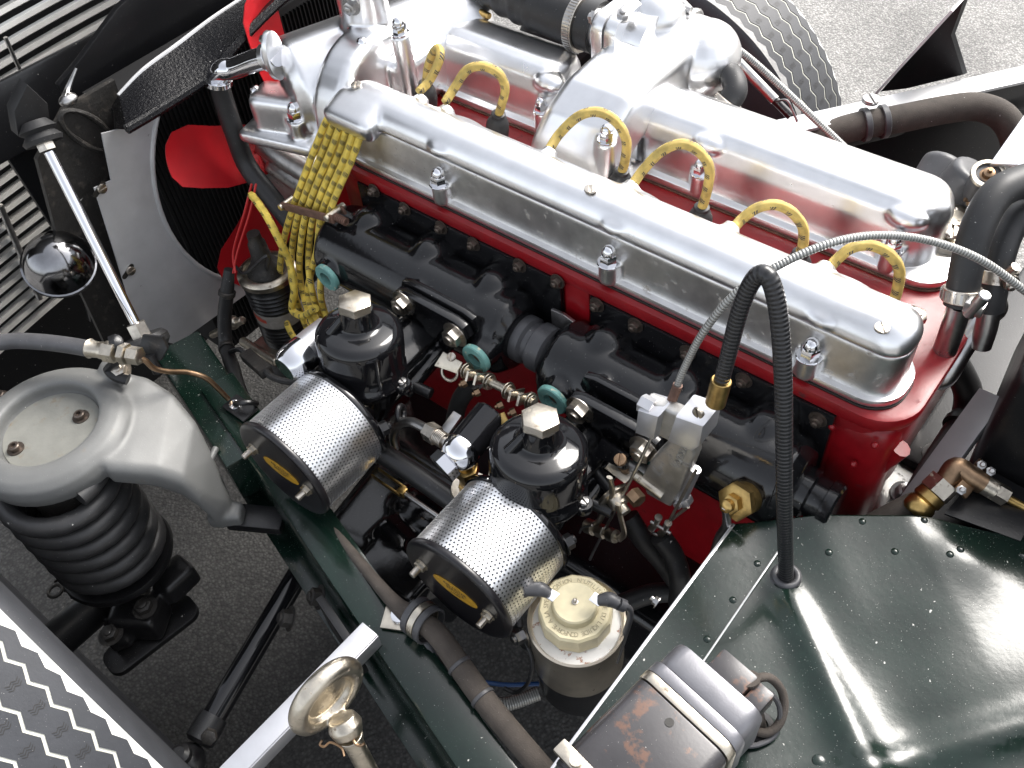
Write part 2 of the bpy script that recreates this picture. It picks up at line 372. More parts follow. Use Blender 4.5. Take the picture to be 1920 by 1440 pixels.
# braided yellow ignition lead with black tracer flecks (pattern of the woven sleeve along its length)
def braid(name, base, tick_amt):
    m = bpy.data.materials.new(name); m.use_nodes = True; n = m.node_tree; b = n.nodes['Principled BSDF']; N = n.nodes.new; L = n.links.new
    b.inputs['Roughness'].default_value = 0.55
    at = N('ShaderNodeAttribute'); at.attribute_name = 'tube'; sx = N('ShaderNodeSeparateXYZ'); L(at.outputs['Vector'], sx.inputs[0])
    def mth(op, a, b_=None, c=None):
        t = N('ShaderNodeMath'); t.operation = op
        for i, q in enumerate((a, b_, c)):
            if q is None: continue
            if isinstance(q, (int, float)): t.inputs[i].default_value = q
            else: L(q, t.inputs[i])
        return t.outputs[0]
    ang = mth('DIVIDE', mth('ARCTAN2', sx.outputs[2], sx.outputs[1]), 2*PI)
    ln = sx.outputs[0]
    u = mth('ADD', mth('MULTIPLY', ln, 0.62), mth('MULTIPLY', ang, 1.0))       # helical tracer
    row = mth('FRACT', mth('MULTIPLY', ang, 2.0))
    fu = mth('FRACT', mth('ADD', mth('MULTIPLY', ln, 0.60), mth('ADD', mth('MULTIPLY', mth('FLOOR', mth('MULTIPLY', ang, 2.0)), 0.5), mth('MULTIPLY', ang, 0.35))))
    tick = mth('MULTIPLY', mth('LESS_THAN', fu, 0.33), mth('LESS_THAN', mth('ABSOLUTE', mth('SUBTRACT', row, 0.5)), 0.27))
    thread = mth('GREATER_THAN', mth('SINE', mth('ADD', mth('MULTIPLY', ln, 26.0), mth('MULTIPLY', ang, 40.0))), -0.55)
    tick = mth('MULTIPLY', mth('MULTIPLY', tick, thread), tick_amt)
    tx = N('ShaderNodeTexCoord'); nz = N('ShaderNodeTexNoise'); nz.inputs['Scale'].default_value = 90; nz.inputs['Detail'].default_value = 4; L(tx.outputs['Object'], nz.inputs['Vector'])
    mr = N('ShaderNodeMapRange'); mr.inputs['From Min'].default_value = 0.35; mr.inputs['From Max'].default_value = 0.7; mr.inputs['To Min'].default_value = 1.0; mr.inputs['To Max'].default_value = 0.55; L(nz.outputs['Fac'], mr.inputs['Value'])
    mu = N('ShaderNodeMix'); mu.data_type = 'RGBA'; mu.blend_type = 'MULTIPLY'; mu.inputs[0].default_value = 1; mu.inputs[6].default_value = (*base, 1); L(mr.outputs[0], mu.inputs[7])
    mx = N('ShaderNodeMix'); mx.data_type = 'RGBA'; L(tick, mx.inputs[0]); L(mu.outputs[2], mx.inputs[6]); mx.inputs[7].default_value = (0.03, 0.03, 0.035, 1)
    L(mx.outputs[2], b.inputs['Base Color'])
    wv = mth('MULTIPLY', mth('SINE', mth('ADD', mth('MULTIPLY', ln, 36.0), mth('MULTIPLY', ang, 25.0))), mth('SINE', mth('SUBTRACT', mth('MULTIPLY', ln, 36.0), mth('MULTIPLY', ang, 25.0))))
    bp = N('ShaderNodeBump'); bp.inputs['Strength'].default_value = 0.5; bp.inputs['Distance'].default_value = 0.0006; L(wv, bp.inputs['Height']); L(bp.outputs[0], b.inputs['Normal'])
    MAT[name] = m
braid('yellow_braid', (0.95, 0.71, 0.12), 0.97)
braid('aged_braid', (0.66, 0.48, 0.13), 0.95)
# spiral wound cable sheath
def spiral(name, c1, c2, pitch, rough, metal):
    m = bpy.data.materials.new(name); m.use_nodes = True; n = m.node_tree; b = n.nodes['Principled BSDF']; N = n.nodes.new; L = n.links.new
    at = N('ShaderNodeAttribute'); at.attribute_name = 'tube'; sx = N('ShaderNodeSeparateXYZ'); L(at.outputs['Vector'], sx.inputs[0])
    t = N('ShaderNodeMath'); t.operation = 'MULTIPLY'; L(sx.outputs[0], t.inputs[0]); t.inputs[1].default_value = 2*PI/pitch
    s_ = N('ShaderNodeMath'); s_.operation = 'SINE'; L(t.outputs[0], s_.inputs[0])
    mr = N('ShaderNodeMapRange'); mr.inputs['From Min'].default_value = -0.8; mr.inputs['From Max'].default_value = 0.2; L(s_.outputs[0], mr.inputs['Value'])
    mx = N('ShaderNodeMix'); mx.data_type = 'RGBA'; L(mr.outputs[0], mx.inputs[0]); mx.inputs[6].default_value = (*c2, 1); mx.inputs[7].default_value = (*c1, 1); L(mx.outputs[2], b.inputs['Base Color'])
    bp = N('ShaderNodeBump'); bp.inputs['Strength'].default_value = 0.4; bp.inputs['Distance'].default_value = 0.0006; L(s_.outputs[0], bp.inputs['Height']); L(bp.outputs[0], b.inputs['Normal'])
    b.inputs['Roughness'].default_value = rough; b.inputs['Metallic'].default_value = metal; MAT[name] = m
spiral('steel_spiral', (0.42,0.42,0.40), (0.20,0.20,0.19), 0.26, 0.4, 0.6)
spiral('black_spiral', (0.022,0.022,0.024), (0.012,0.012,0.013), 0.36, 0.30, 0.0)
# asphalt: stones in bitumen
def asphalt():
    m = bpy.data.materials.new('asphalt'); m.use_nodes = True; n = m.node_tree; b = n.nodes['Principled BSDF']; N = n.nodes.new; L = n.links.new
    tc = N('ShaderNodeTexCoord'); b.inputs['Roughness'].default_value = 0.8
    v = N('ShaderNodeTexVoronoi'); v.inputs['Scale'].default_value = 190; L(tc.outputs['Object'], v.inputs['Vector'])
    nz = N('ShaderNodeTexNoise'); nz.inputs['Scale'].default_value = 3; nz.inputs['Detail'].default_value = 8; L(tc.outputs['Object'], nz.inputs['Vector'])
    sp = N('ShaderNodeSeparateColor'); L(v.outputs['Color'], sp.inputs[0])
    cr = N('ShaderNodeValToRGB'); L(sp.outputs[0], cr.inputs[0]); e = cr.color_ramp.elements
    e[0].position = 0.0; e[0].color = (0.23,0.224,0.214,1); e[1].position = 1.0; e[1].color = (0.40,0.39,0.37,1)
    q = e.new(0.5); q.color = (0.31,0.30,0.285,1)
    d = N('ShaderNodeMapRange'); d.inputs['From Min'].default_value = 0.25; d.inputs['From Max'].default_value = 0.62; d.inputs['To Min'].default_value = 1; d.inputs['To Max'].default_value = 0.55; L(v.outputs['Distance'], d.inputs['Value'])
    mu = N('ShaderNodeMix'); mu.data_type = 'RGBA'; mu.blend_type = 'MULTIPLY'; mu.inputs[0].default_value = 1; L(cr.outputs[0], mu.inputs[6]); L(d.outputs[0], mu.inputs[7])
    m2 = N('ShaderNodeMapRange'); m2.inputs['From Min'].default_value = 0.35; m2.inputs['From Max'].default_value = 0.65; m2.inputs['To Min'].default_value = 0.75; m2.inputs['To Max'].default_value = 1.15; L(nz.outputs['Fac'], m2.inputs['Value'])
    mv = N('ShaderNodeMix'); mv.data_type = 'RGBA'; mv.blend_type = 'MULTIPLY'; mv.inputs[0].default_value = 1; L(mu.outputs[2], mv.inputs[6]); L(m2.outputs[0], mv.inputs[7]); 
    # car's shade on the ground, painted into the asphalt as a darker ragged-edged patch
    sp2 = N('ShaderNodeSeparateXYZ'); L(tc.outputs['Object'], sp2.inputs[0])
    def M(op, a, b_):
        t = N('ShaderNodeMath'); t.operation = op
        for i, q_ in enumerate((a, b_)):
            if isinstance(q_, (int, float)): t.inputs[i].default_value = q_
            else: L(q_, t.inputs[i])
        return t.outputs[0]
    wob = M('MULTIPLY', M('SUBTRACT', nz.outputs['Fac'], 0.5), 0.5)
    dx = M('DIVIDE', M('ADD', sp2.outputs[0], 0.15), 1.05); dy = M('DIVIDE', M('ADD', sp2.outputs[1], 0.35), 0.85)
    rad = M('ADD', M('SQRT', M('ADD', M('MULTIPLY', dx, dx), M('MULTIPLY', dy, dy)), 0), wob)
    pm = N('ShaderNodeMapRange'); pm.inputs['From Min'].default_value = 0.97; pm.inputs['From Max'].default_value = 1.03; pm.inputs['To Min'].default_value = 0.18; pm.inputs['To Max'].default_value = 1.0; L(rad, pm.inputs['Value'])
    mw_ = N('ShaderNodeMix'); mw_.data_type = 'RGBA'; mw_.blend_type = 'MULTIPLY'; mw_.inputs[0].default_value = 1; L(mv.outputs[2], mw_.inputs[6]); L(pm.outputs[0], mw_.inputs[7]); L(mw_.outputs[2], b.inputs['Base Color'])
    bp = N('ShaderNodeBump'); bp.inputs['Strength'].default_value = 0.6; bp.inputs['Distance'].default_value = 0.003; bp.invert = True; L(v.outputs['Distance'], bp.inputs['Height']); L(bp.outputs[0], b.inputs['Normal'])
    MAT['asphalt'] = m
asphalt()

# ================================================================ setting
GZ = -77.0
def ground():
    n = 8; g = G(); H = 1500
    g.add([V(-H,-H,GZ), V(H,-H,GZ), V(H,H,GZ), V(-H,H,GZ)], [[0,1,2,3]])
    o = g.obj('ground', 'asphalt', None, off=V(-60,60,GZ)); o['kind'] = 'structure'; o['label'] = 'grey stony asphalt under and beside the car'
ground()

# ---------------------------------------------------------------- wheels
def tyre(name, label, xc, y_in, side, zc, group):
    """side=+1: the tyre extends to +y from its inner face"""
    R = 34.0; W = 16.4; N = 140
    t = thing(name, label, 'wheel', (xc, y_in + side*W/2, GZ), group)
    def pt(s, r, th): return V(xc + r*math.sin(th), y_in + side*(s+W/2), zc + r*math.cos(th))
    def crown(s): return R - 0.010*s*s - (0.0 if abs(s) < 6.6 else 0.5*(abs(s)-6.6))
    gl = [-4.5, -1.5, 1.5, 4.5]; A = 0.36; gw = 0.20
    body, grv, shl = G(), G(), G()
    rows = []
    for k in range(N):
        th = 2*PI*k/N; z = A if k % 2 else -A
        row = [(-6.2, 20), (-8.0, 24), (-8.35, 28), (-7.9, 31.2), (-7.35, 32.8), (-6.75, 33.3)]
        nub = -5.95+0.3*random.random() if k % 2 else -6.38
        row += [(nub, crown(nub))]
        for c in gl:
            a = c + z; row += [(a-gw, crown(a)), (a-gw*0.9, crown(a)-0.10), (a+gw*0.9, crown(a)-0.10), (a+gw, crown(a))]
        row += [(-nub, crown(nub)), (6.75, 33.3), (7.35, 32.8), (7.9, 31.2), (8.35, 28), (8.0, 24), (6.2, 20)]
        rows.append([pt(s, r, th) for s, r in row])
    m = len(rows[0]); gcols = [6+4*i+2 for i in range(4)]; scols = [5, m-7]
    for cols, gg in ((gcols, grv), (scols, shl), ([c for c in range(m-1) if c not in gcols+scols], body)):
        vs = [p for r_ in rows for p in r_]; fs = []
        for k in range(N):
            k2 = (k+1) % N
            for c in cols: fs.append([k*m+c, k*m+c+1, k2*m+c+1, k2*m+c])
        used = sorted({i for f in fs for i in f}); mp = {i: j for j, i in enumerate(used)}
        gg.add([vs[i] for i in used], [[mp[i] for i in f] for f in fs])
    body.obj('tread_and_sidewall', 'tyre_rubber', t, 50)
    grv.obj('tread_groove', 'tyre_groove', t, 60); shl.obj('shoulder_edge', 'tyre_shoulder', t, 60)
    sp = G()
    for k in range(N):
        if math.cos(2*PI*k/N) < -0.2: continue
        for c in (-3.0, 0.0, 3.0):
            for q in (-1, 0, 1):
                th = 2*PI*(k + 0.18*q + (0.5 if c else 0))/N; ww = 0.62
                pts = []
                for j in range(5):
                    s = c + (A if k % 2 else -A)*0.5 + ww*(j/4*2-1)*1.1; tt = th + (0.0035 if j % 2 else -0.0035)
                    pts.append((s, tt))
                up = [pt(s, crown(s)+0.02, tt) for s, tt in pts]; dn = [pt(s, crown(s)+0.02, tt+0.0022) for s, tt in pts]
                if k % 2 == 0 : sp.add(up+dn, [[j, j+1, 6+j, 5+j] for j in range(4)])
    so = sp.obj('tread_sipes', 'print_black', t); so['kind'] = 'stuff'
    rim = G(); rim.lathe(V(xc, y_in+side*W/2, zc), Y, [(0, -2), (12, -2), (15, -4.5), (19.5, -6), (20.6, -6.4), (20.6, 6.4), (19.5, 6), (15, 4.5), (0, 4)], 40)
    rim.obj('wheel_rim', 'black_satin', t)
    return t
tyre('front_wheel', 'near front tyre with zigzag tread and pale shoulder edge, lower left', -80.0, -1.8, -1, -43.0, 'front tyres')
tyre('front_wheel', 'far front tyre with zigzag tread beyond the engine, beside the bright asphalt', -79.5, 126.0, 1, -43.0, 'front tyres')

# ---------------------------------------------------------------- forward hinged bonnet, standing open in front of the engine
def bonnet():
    t = thing('open_bonnet', 'black inside of the open bonnet standing in front of the radiator', 'bonnet', (-134, 62, -62))
    g = G(); secs = []
    for i in range(13):
        u = i/12; z = 9 + 52*u; row = []
        for j in range(21):
            v = j/20*2-1; y = 63 + v*62
            x = -146 + 9*math.sin(u*PI*0.55) + 14*abs(v)**3.2*(0.5+0.5*u) + 8*u*u
            row.append(V(x, y, z - 10*abs(v)**3))
        secs.append(row)
    back = [[p + V(-1.2, 0, 0) for p in r] for r in secs]
    n = 21; vs = [p for r in secs for p in r]; m = len(vs); vs += [p for r in back for p in r]; fs = []
    for i in range(12):
        for j in range(20):
            a = i*n+j; fs.append([a, a+1, a+n+1, a+n]); fs.append([m+a, m+a+n, m+a+n+1, m+a+1])
    for i in range(12):
        for j in (0, 20): a = i*n+j; fs.append([a, a+n, m+a+n, m+a])
    for j in range(20):
        for i in (0, 12): a = i*n+j; fs.append([a, a+1, m+a+1, m+a])
    g.add(vs, fs); g.obj('bonnet_shell', 'bonnet_black', t)
    # stiffening frame of the nose
    f = G()
    f.bar(P(-60,262,x=-121), P(330,54,x=-121), 1.2, 9.0, V(-0.2,0,1), 0.4)
    f.bar(P(170,300,x=-121), P(215,585,x=-121), 1.2, 9.0, V(0,1,0.3), 0.4)
    f.bar(P(60,255,x=-122), P(160,420,x=-122), 1.0, 9, V(0,1,0.3), 0.3)
    f.obj('nose_frame', 'bonnet_black', t)
    dp = G(); dp.ext([(P(a_,b_,x=-114).y, P(a_,b_,x=-114).z) for a_, b_ in ((222,14), (150,112), (110,160), (150,230), (260,215), (420,60), (560,-60), (700,-180), (420,-180), (300,-60))], V(-114,0,0), Y, Z, -1.0, 0.0, 0.2); dp.obj('nose_diaphragm', 'bonnet_black', t)
    lo = G(); lo.box(V(-146, 62, -41), (1.5, 110, 92), None, 0.4); lo.obj('grille_backing', 'bonnet_black', t)  # dark backing added so the gaps between the slats stay black
    # grille seen from behind
    for i in range(23):
        z = 7.8 - 2.05*i
        s = G(); sec = []
        for k in range(13):
            y = 20 + 58*k/12; bow = 5.0*((y-63)/45)**2
            sec.append([V(-135+bow-d, y, z+h) for d, h in ((0, 0), (0.22, 0.6), (1.4, 0.48), (1.6, -0.1), (0.55, -0.36))])
        s.loft(sec); s.obj('grille_slat', 'grille_alloy', t, 60)
    b = G()
    for p0, p1, r_ in ((P(10,70,x=-131), P(52,165,x=-131), 0.3), (P(0,385,x=-132), P(75,560,x=-132), 0.5)):
        b = G(); b.tube([p0, p1], r_, 8, smooth=False); b.obj('grille_stay', 'steel', t)
bonnet()

# ---------------------------------------------------------------- radiator, cowl, cross member
def cooling():
    t = thing('radiator', 'black radiator core behind the red fan blades', 'radiator', (-108, 66, -40))
    g = G(); g.box(V(-109, 70, -20), (7, 52, 46), None, 0.3); g.obj('core', 'radiator_black', t)
    f = G()
    for k in range(72): f.box(V(-105.2, 45+k*0.70, -20), (0.6, 0.12, 44))
    o = f.obj('core_fins', 'radiator_black', t); o['kind'] = 'stuff'
    # cowl: flat alloy panel with a round opening
    XC = -102.0; cy, cz, R = 65.0, -13.0, 22.7
    c = thing('fan_cowl', 'grey sheet alloy cowl panel with a round cut-out beside the radiator', 'cowl panel', (XC, 42, -34))
    g = G(); N = 40; inner = []; outer = []
    def hit(px, py): p = P(px, py, x=XC); return (p.y, p.z)
    op = [hit(330,645), hit(262,628), hit(176,352), hit(208,338), hit(190,250), hit(238,238)]
    # opening boundary from straight below round the left side to the top
    arc = [(cy+R*math.cos(a), cz+R*math.sin(a)) for a in [math.radians(250-115*k/24) for k in range(25)]]
    poly = [(arc[0][0], op[0][1]-1.0)] + [op[0]] + op[1:] + [(op[-1][0]+2, 3.0), (arc[-1][0]-2, 3.6)] + arc[::-1]
    g.ext(poly, V(XC,0,0), Y, Z, -0.12, 0.12)
    g.obj('panel', 'sheet_alloy', c)
    lip = G(); lip.tube([V(XC+0.15, y, z) for y, z in arc], 0.32, 8, smooth=False); lip.obj('rolled_lip', 'sheet_alloy', c)
    for px, py in ((190,353), (244,507)):
        sc = G(); sc.screw(P(px,py,x=XC+0.2), X, 0.62, 0.4); sc.obj('screw', 'plated_steel', c)
        sl = G(); p = P(px-4,py+2,x=XC+0.13); sl.ext(rrect(2.4,0.75,0.37), p, V(0,0.9,0.45), V(0,-0.45,0.9), 0, 0.03); sl.obj('slot', 'print_black', c)
    # arched cross member over the cowl
    m = thing('cross_member', 'crinkle black arched cross member above the cowl and radiator', 'cross member', (-100, 50, 4))
    lo = [(236,243), (300,205), (390,146), (425,104), (470,55), (530,-2), (620,-70)]
    hi = [(222,178), (268,130), (330,84), (395,35), (460,-8), (540,-60), (660,-140)]
    a = cat([P(x_, y_, x=-97.5) for x_, y_ in lo], 5); b = cat([P(x_, y_, x=-103) for x_, y_ in hi], 5)
    g = G(); g.loft([[p, p+V(0.5,-0.1,0.4), p*0.5+q*0.5+V(0.3,0,0.2), q, q+V(-3,0,-2.5), p+V(-3,0,-1.0)] for p, q in zip(a, b)])
    g.obj('beam', 'black_crinkle', m)
    e = G(); e.tube([p+V(0.2,0,0.1) for p in a], 0.62, 8, smooth=False); e.obj('rolled_edge', 'black_crinkle', m)
    e = G(); e.tube([q+V(0,0,-0.1) for q in b], 0.3, 8, smooth=False); e.obj('edge_glint', 'sheet_alloy', m)  # sky glint along the black top edge, laid on as an alloy line
    # black inner valance left of the cowl
    v = thing('inner_valance', 'dull black pressed valance left of the grey cowl, behind the chrome stay', 'valance', (-108, 33, -32))
    g = G(); pts = [(120,205), (215,150), (245,240), (222,290), (200,335), (215,345), (185,350), (275,640), (200,650), (115,470), (70,300)]
    g.ext([(P(a_,b_,x=-106).y, P(a_,b_,x=-106).z) for a_, b_ in pts], V(-106,0,0), Y, Z, -0.8, 0.0)
    g.obj('panel', 'grimy_black', v)
    h = G(); h.torus(P(165,245,x=-105.8), X, 2.4, 0.4, 24, 8, 1.7, 0.7, V(0,-0.5,0.9)); h.obj('pressed_ring', 'grimy_black', v)
    k = G(); k.tube([P(143,128,x=-105), P(128,165,x=-105), P(122,185,x=-104)], [0.15,0.35,0.5], 8); k.ball(P(128,187,x=-104), 0.9, (1,1.3,0.8)); k.obj('catch', 'steel', v)
cooling()

# ---------------------------------------------------------------- fan
def fan():
    c = V(-98.0, 65, -12.0)
    t = thing('cooling_fan', 'red painted cooling fan blades in front of the black radiator', 'fan', c+V(0,0,-20))
    hub = G(); hub.lathe(c, X, [(0,-2), (4,-2), (4,1), (2.6,2), (2.6,6), (0,6)], 24); hub.obj('hub', 'black_satin', t)
    for k in range(6):
        a = math.radians(60*k + 36); d = V(0, math.cos(a), math.sin(a)); w_ = V(0, -math.sin(a), math.cos(a))
        g = G(); secs = []
        out = [(5,2.2), (7,3.0), (11,3.8), (15,4.0), (19,4.0), (21.6,3.4), (22.8,2.0)]
        for r, hw in out:
            pt_ = math.radians(30 - 0.5*r); ch = w_*math.cos(pt_) + X*math.sin(pt_); nn = d.cross(ch)
            row = []
            for q in range(7):
                v = q/6*2-1; row.append(c + d*r + ch*(hw*v - (0.6 if r > 18 else 0)) + nn*(0.5*v*v))
            secs.append(row + [p + nn*0.12 for p in row[::-1]])
        g.loft(secs); g.obj('blade', 'red_fan', t, 60)
        rv = G()
        for r in (9, 6):
            pt_ = math.radians(30-0.5*r); ch = w_*math.cos(pt_) + X*math.sin(pt_); rv.ball(c+d*r+d.cross(ch)*0.1, 0.35, seg=8, rings=6)
        rv.obj('rivet', 'red_fan', t)
fan()

# ---------------------------------------------------------------- chrome stay, lamp bowl
t = thing('bonnet_stay', 'slim chrome stay rod slanting down in front of the grey cowl', 'stay rod', P(268,632,z=-15))
a = P(92,285,x=-101); b = P(262,622,z=-13.5)
g = G(); g.cyl(a, b, 0.62, 16); g.obj('rod', 'chrome', t)
d = (b-a).normalized()
for p_, r_, h_ in ((a-d*0.2,1.05,1.3), (b+d*0.6,1.25,1.8)):
    g = G(); g.hexn(p_, -d, r_, h_); g.obj('lock_nut', 'plated_steel', t)
g = G(); g.lathe(a-d*1.6, -d, [(0,-0.6), (2.1,-0.6), (2.3,-0.1), (1.7,0.6), (2.2,1.0), (1.4,2.0), (0,2.0)], 20)
g.ext([(-2.0,-1), (2.0,-1), (2.0,2.0), (0,5.0), (-2.0,2.2)], a-d*3.4+V(-1,0,0), V(0,1,-0.25), V(0.2,0.25,1), -0.8, 0.8, 0.2); g.obj('top_mount', 'rubber', t)
g = G(); g.lathe(b+d*0.6, d, [(0,0), (2.6,0), (3.0,0.5), (3.0,1.3), (2.4,2.0), (0,2.2)], 24); g.obj('rubber_foot', 'rubber', t)

t = thing('lamp_bowl', 'chrome domed lamp bowl beside the grille slats', 'lamp bowl', P(120,580,x=-104))
c = P(110,494,x=-105.0); ax = V(0.50,-0.10,0.86)
g = G(); g.lathe(c, ax, [(0,4.3), (1.0,4.2), (2.0,3.75), (3.0,2.95), (3.8,1.8), (4.25,0.4), (4.35,0.1), (4.55,0.0), (4.55,-0.6), (4.2,-0.9), (3.4,-2.2), (0,-2.2)], 36); g.obj('bowl', 'dull_chrome', t)
g = G(); g.tube([c-ax*2, c-ax*5+V(-1,1,-3), c+V(-5,2,-9)], 0.9, 10); g.obj('bracket', 'black_satin', t)

# ================================================================ engine
def capnut(g, o, ax, r=0.75, ref=None):
    g.lathe(o, ax, [(r*1.25,0), (r*1.3,0.12), (r*1.2,0.2)], 20, ref)
    g.lathe(Vector(o)+Vector(ax).normalized()*0.2, ax, [(r,0), (r,r*1.0), (r*0.92,r*1.12)], 6, ref)
    g.lathe(Vector(o)+Vector(ax).normalized()*(0.2+r*1.05), ax, [(r*0.84,0), (r*0.82,r*0.35), (r*0.66,r*0.75), (r*0.38,r*1.0), (0,r*1.1)], 16, ref)
def hexbolt(g, o, ax, r=0.6, h=0.5, ref=None, washer=True):
    a = Vector(ax).normalized(); o = Vector(o)
    if washer: g.lathe(o, a, [(r*1.45,0), (r*1.45,0.1)], 16)
    g.hexn(o+a*0.08, a, r, h, ref)
    g.lathe(o+a*(0.08+h), a, [(r*0.55,0), (r*0.55,0.25), (r*0.4,0.32)], 12)

def coverloft(g, prof, x0, x1, rc, zk=0.5, ends=(1,1), n=7):
    yc = (min(p[0] for p in prof)+max(p[0] for p in prof))/2; zt = max(p[1] for p in prof); z0 = min(p[1] for p in prof)
    st = []
    for k in range(n+1):
        a = PI/2*k/n; st.append((x0 + rc*(1-math.sin(a)), rc*(1-math.cos(a))) if False else (x0 + rc*(1-math.cos(a)), rc*(1-math.sin(a))))
    if not ends[0]: st = [(x0, 0)]
    s2 = [(x1 - (q[0]-x0), q[1]) for q in reversed(st)] if ends[1] else [(x1, 0)]
    mid = [(x0+rc+(x1-x0-2*rc)*k/20, 0) for k in range(1, 20)]
    secs = []
    for x, ins in st+mid+s2:
        row = []
        for y, z in prof:
            d = y-yc; yy = yc + (d - math.copysign(min(abs(d), ins), d)); zz = z - ins*zk*max(0, (z-z0)/(zt-z0))**2
            row.append(V(x, yy, zz))
        secs.append(row)
    g.loft(secs)

t = thing('engine_block', 'red painted cylinder block and head under the polished covers', 'engine block', (-44, 68, -60))
g = G(); g.ext(rrect(70.4,26.2,4.0,8), V(-42.6,68.4,0), X, Y, -12, -0.4, 0.3); g.ext(rrect(71.2,27.2,4.2,8), V(-42.6,68.2,0), X, Y, -1.75, -0.15, 0.45)
g.obj('cylinder_head', 'red_enamel', t)
g = G(); g.box(V(-44, 68.5, -36), (70, 24.0, 50), None, 2.5, 3); g.box(V(-41.9, 55.6, -9), (3.2, 1.6, 15), None, 0.3)
g.box(V(-10.9, 58.2, -11), (6.5, 6.0, 18), None, 2.4, 4); g.box(V(-12.4, 59, -26), (9, 6, 22), None, 2.0, 3)
g.box(V(-76.5, 57, -7), (3.6, 3, 10), None, 0.8)
g.obj('cylinder_block', 'red_enamel', t)
g = G(); hexbolt(g, P(1712,598,z=0.6), Z, 1.15, 0.7, washer=False); g.obj('head_bolt', 'plated_steel', t)
g = G()
for px, py in ((1560,800), (1640,835), (1600,870)): g.ball(P(px,py,y=54.6), 0.35, seg=10, rings=6)
g.tube([P(1690,840,y=57.5), P(1620,900,y=57.2), P(1560,985,y=57)], 0.9, 10); g.obj('casting_rib', 'red_enamel', t)

# ---- near cam cover with the ignition lead trough on top
t = thing('cam_cover', 'polished alloy cam cover nearest the carburettors, holding the ignition lead trough', 'cam cover', (-43, 59.5, 0), 'cam covers')
RY0, RY1, CX0, CX1 = 55.4, 63.0, -77.2, -8.8
NB = [P(822,338,y=55.6).x, P(1140,490,y=55.6).x, P(1512,682,y=55.6).x]
g = G(); g.ext(rrect(CX1-CX0, RY1-RY0, 3.3, 8), V((CX0+CX1)/2, (RY0+RY1)/2, 0), X, Y, 0.05, 0.95, 0.28); g.obj('rim_flange', 'polished_alloy', t)
g = G(); g.ext(rrect(CX1-CX0+0.12, RY1-RY0+0.12, 3.3, 8), V((CX0+CX1)/2, (RY0+RY1)/2, 0), X, Y, -0.14, 0.03); g.obj('gasket', 'print_black', t)
g = G(); coverloft(g, [(56.0,0.5), (56.15,1.6), (56.35,5.85), (61.7,5.85), (62.1,0.5)], CX0+0.7, CX1-0.7, 2.2, 0.05)
for x in NB:
    g.cyl(V(x,56.0,0.4), V(x,56.0,2.9), 1.2, 24); g.box(V(x,57.1,3.6), (2.6,1.4,4.2), None, 0.6, 3)
g.cast('cover_body', 'worn_alloy', t, 0.2, 5)
g = G(); coverloft(g, [(55.95,6.02), (55.9,6.5), (56.05,7.1), (56.4,7.7), (56.9,8.25), (57.5,8.6), (58.2,8.78), (59.0,8.86), (59.8,8.8), (60.5,8.5), (61.1,7.95), (61.5,7.2), (61.65,6.6), (61.65,6.02)], CX0+0.5, CX1-0.6, 2.3, 0.75, n=9)
for x in NB:
    g.ball(V(x,57.0,6.9), 1.0, (2.0,1.45,0.95)); g.ball(V(x,60.7,7.0), 1.0, (3.6,1.3,1.1))
GR = [(781,172), (829,192), (1022,283), (1176,352), (1362,436), (1538,516)]
GP = [P(a,b,y=61.0) for a, b in GR]
for p in GP: g.cyl(V(p.x,59.6,6.9), V(p.x+0.2,61.9,8.0), 1.15, 16, r2=0.8)
g.box(V(-73.3,56.4,6.75), (7.6,4.6,3.0), Matrix.Rotation(0.30,3,'X'), 1.35, 4)
g.cast('lead_trough', 'polished_alloy', t, 0.2, 16)
for x in NB:
    g = G(); capnut(g, V(x,55.7,2.85), Z, 0.92); g.obj('cap_nut', 'chrome', t)
for px, py in ((668,160), (1107,356), (1653,616)):
    g = G(); g.screw(P(px,py,z=8.8), V(0,-0.05,1), 0.62, 0.22, V(1,0.8,0)); g.obj('slotted_screw', 'plated_steel', t)

# ---- far cam cover
t = thing('cam_cover', 'polished alloy cam cover on the far bank, split in view by the bridge pipe', 'cam cover', (-44, 76.5, 0), 'cam covers')
g = G(); g.ext(rrect(66.5, 10.2, 3.4, 8), V(-44.3, 76.7, 0), X, Y, 0.05, 0.95, 0.28); g.obj('rim_flange', 'polished_alloy', t)
g = G(); g.ext(rrect(66.7, 10.4, 3.4, 8), V(-44.3, 76.7, 0), X, Y, -0.14, 0.03); g.obj('gasket', 'rusty_steel', t)
FB = [P(1018,185,y=72.6).x, P(1314,340,y=72.6).x, P(1663,500,y=72.4).x]
fp = [(72.4,0.5), (72.75,1.4), (72.9,4.6), (73.05,5.1), (73.35,6.2), (74.2,7.2), (75.4,7.65), (78.4,7.65), (79.8,7.0), (80.5,5.6), (80.9,0.5)]
g = G(); coverloft(g, fp, -77.4, -58.5, 2.6, 0.55); coverloft(g, fp, -48.5, -13.6, 3.4, 0.6); g.box(V(-54,76.7,2), (14,8,4), None, 0.5)
for x in FB:
    g.cyl(V(x,72.6,0.4), V(x,72.6,3.1), 1.2, 24); g.ball(V(x,74.0,6.0), 1.0, (2.1,1.5,1.1))
g.cast('cover_body', 'polished_alloy', t, 0.22, 6)
for x in FB:
    g = G(); capnut(g, V(x,72.2,3.1), Z, 0.78); g.obj('cap_nut', 'chrome', t)

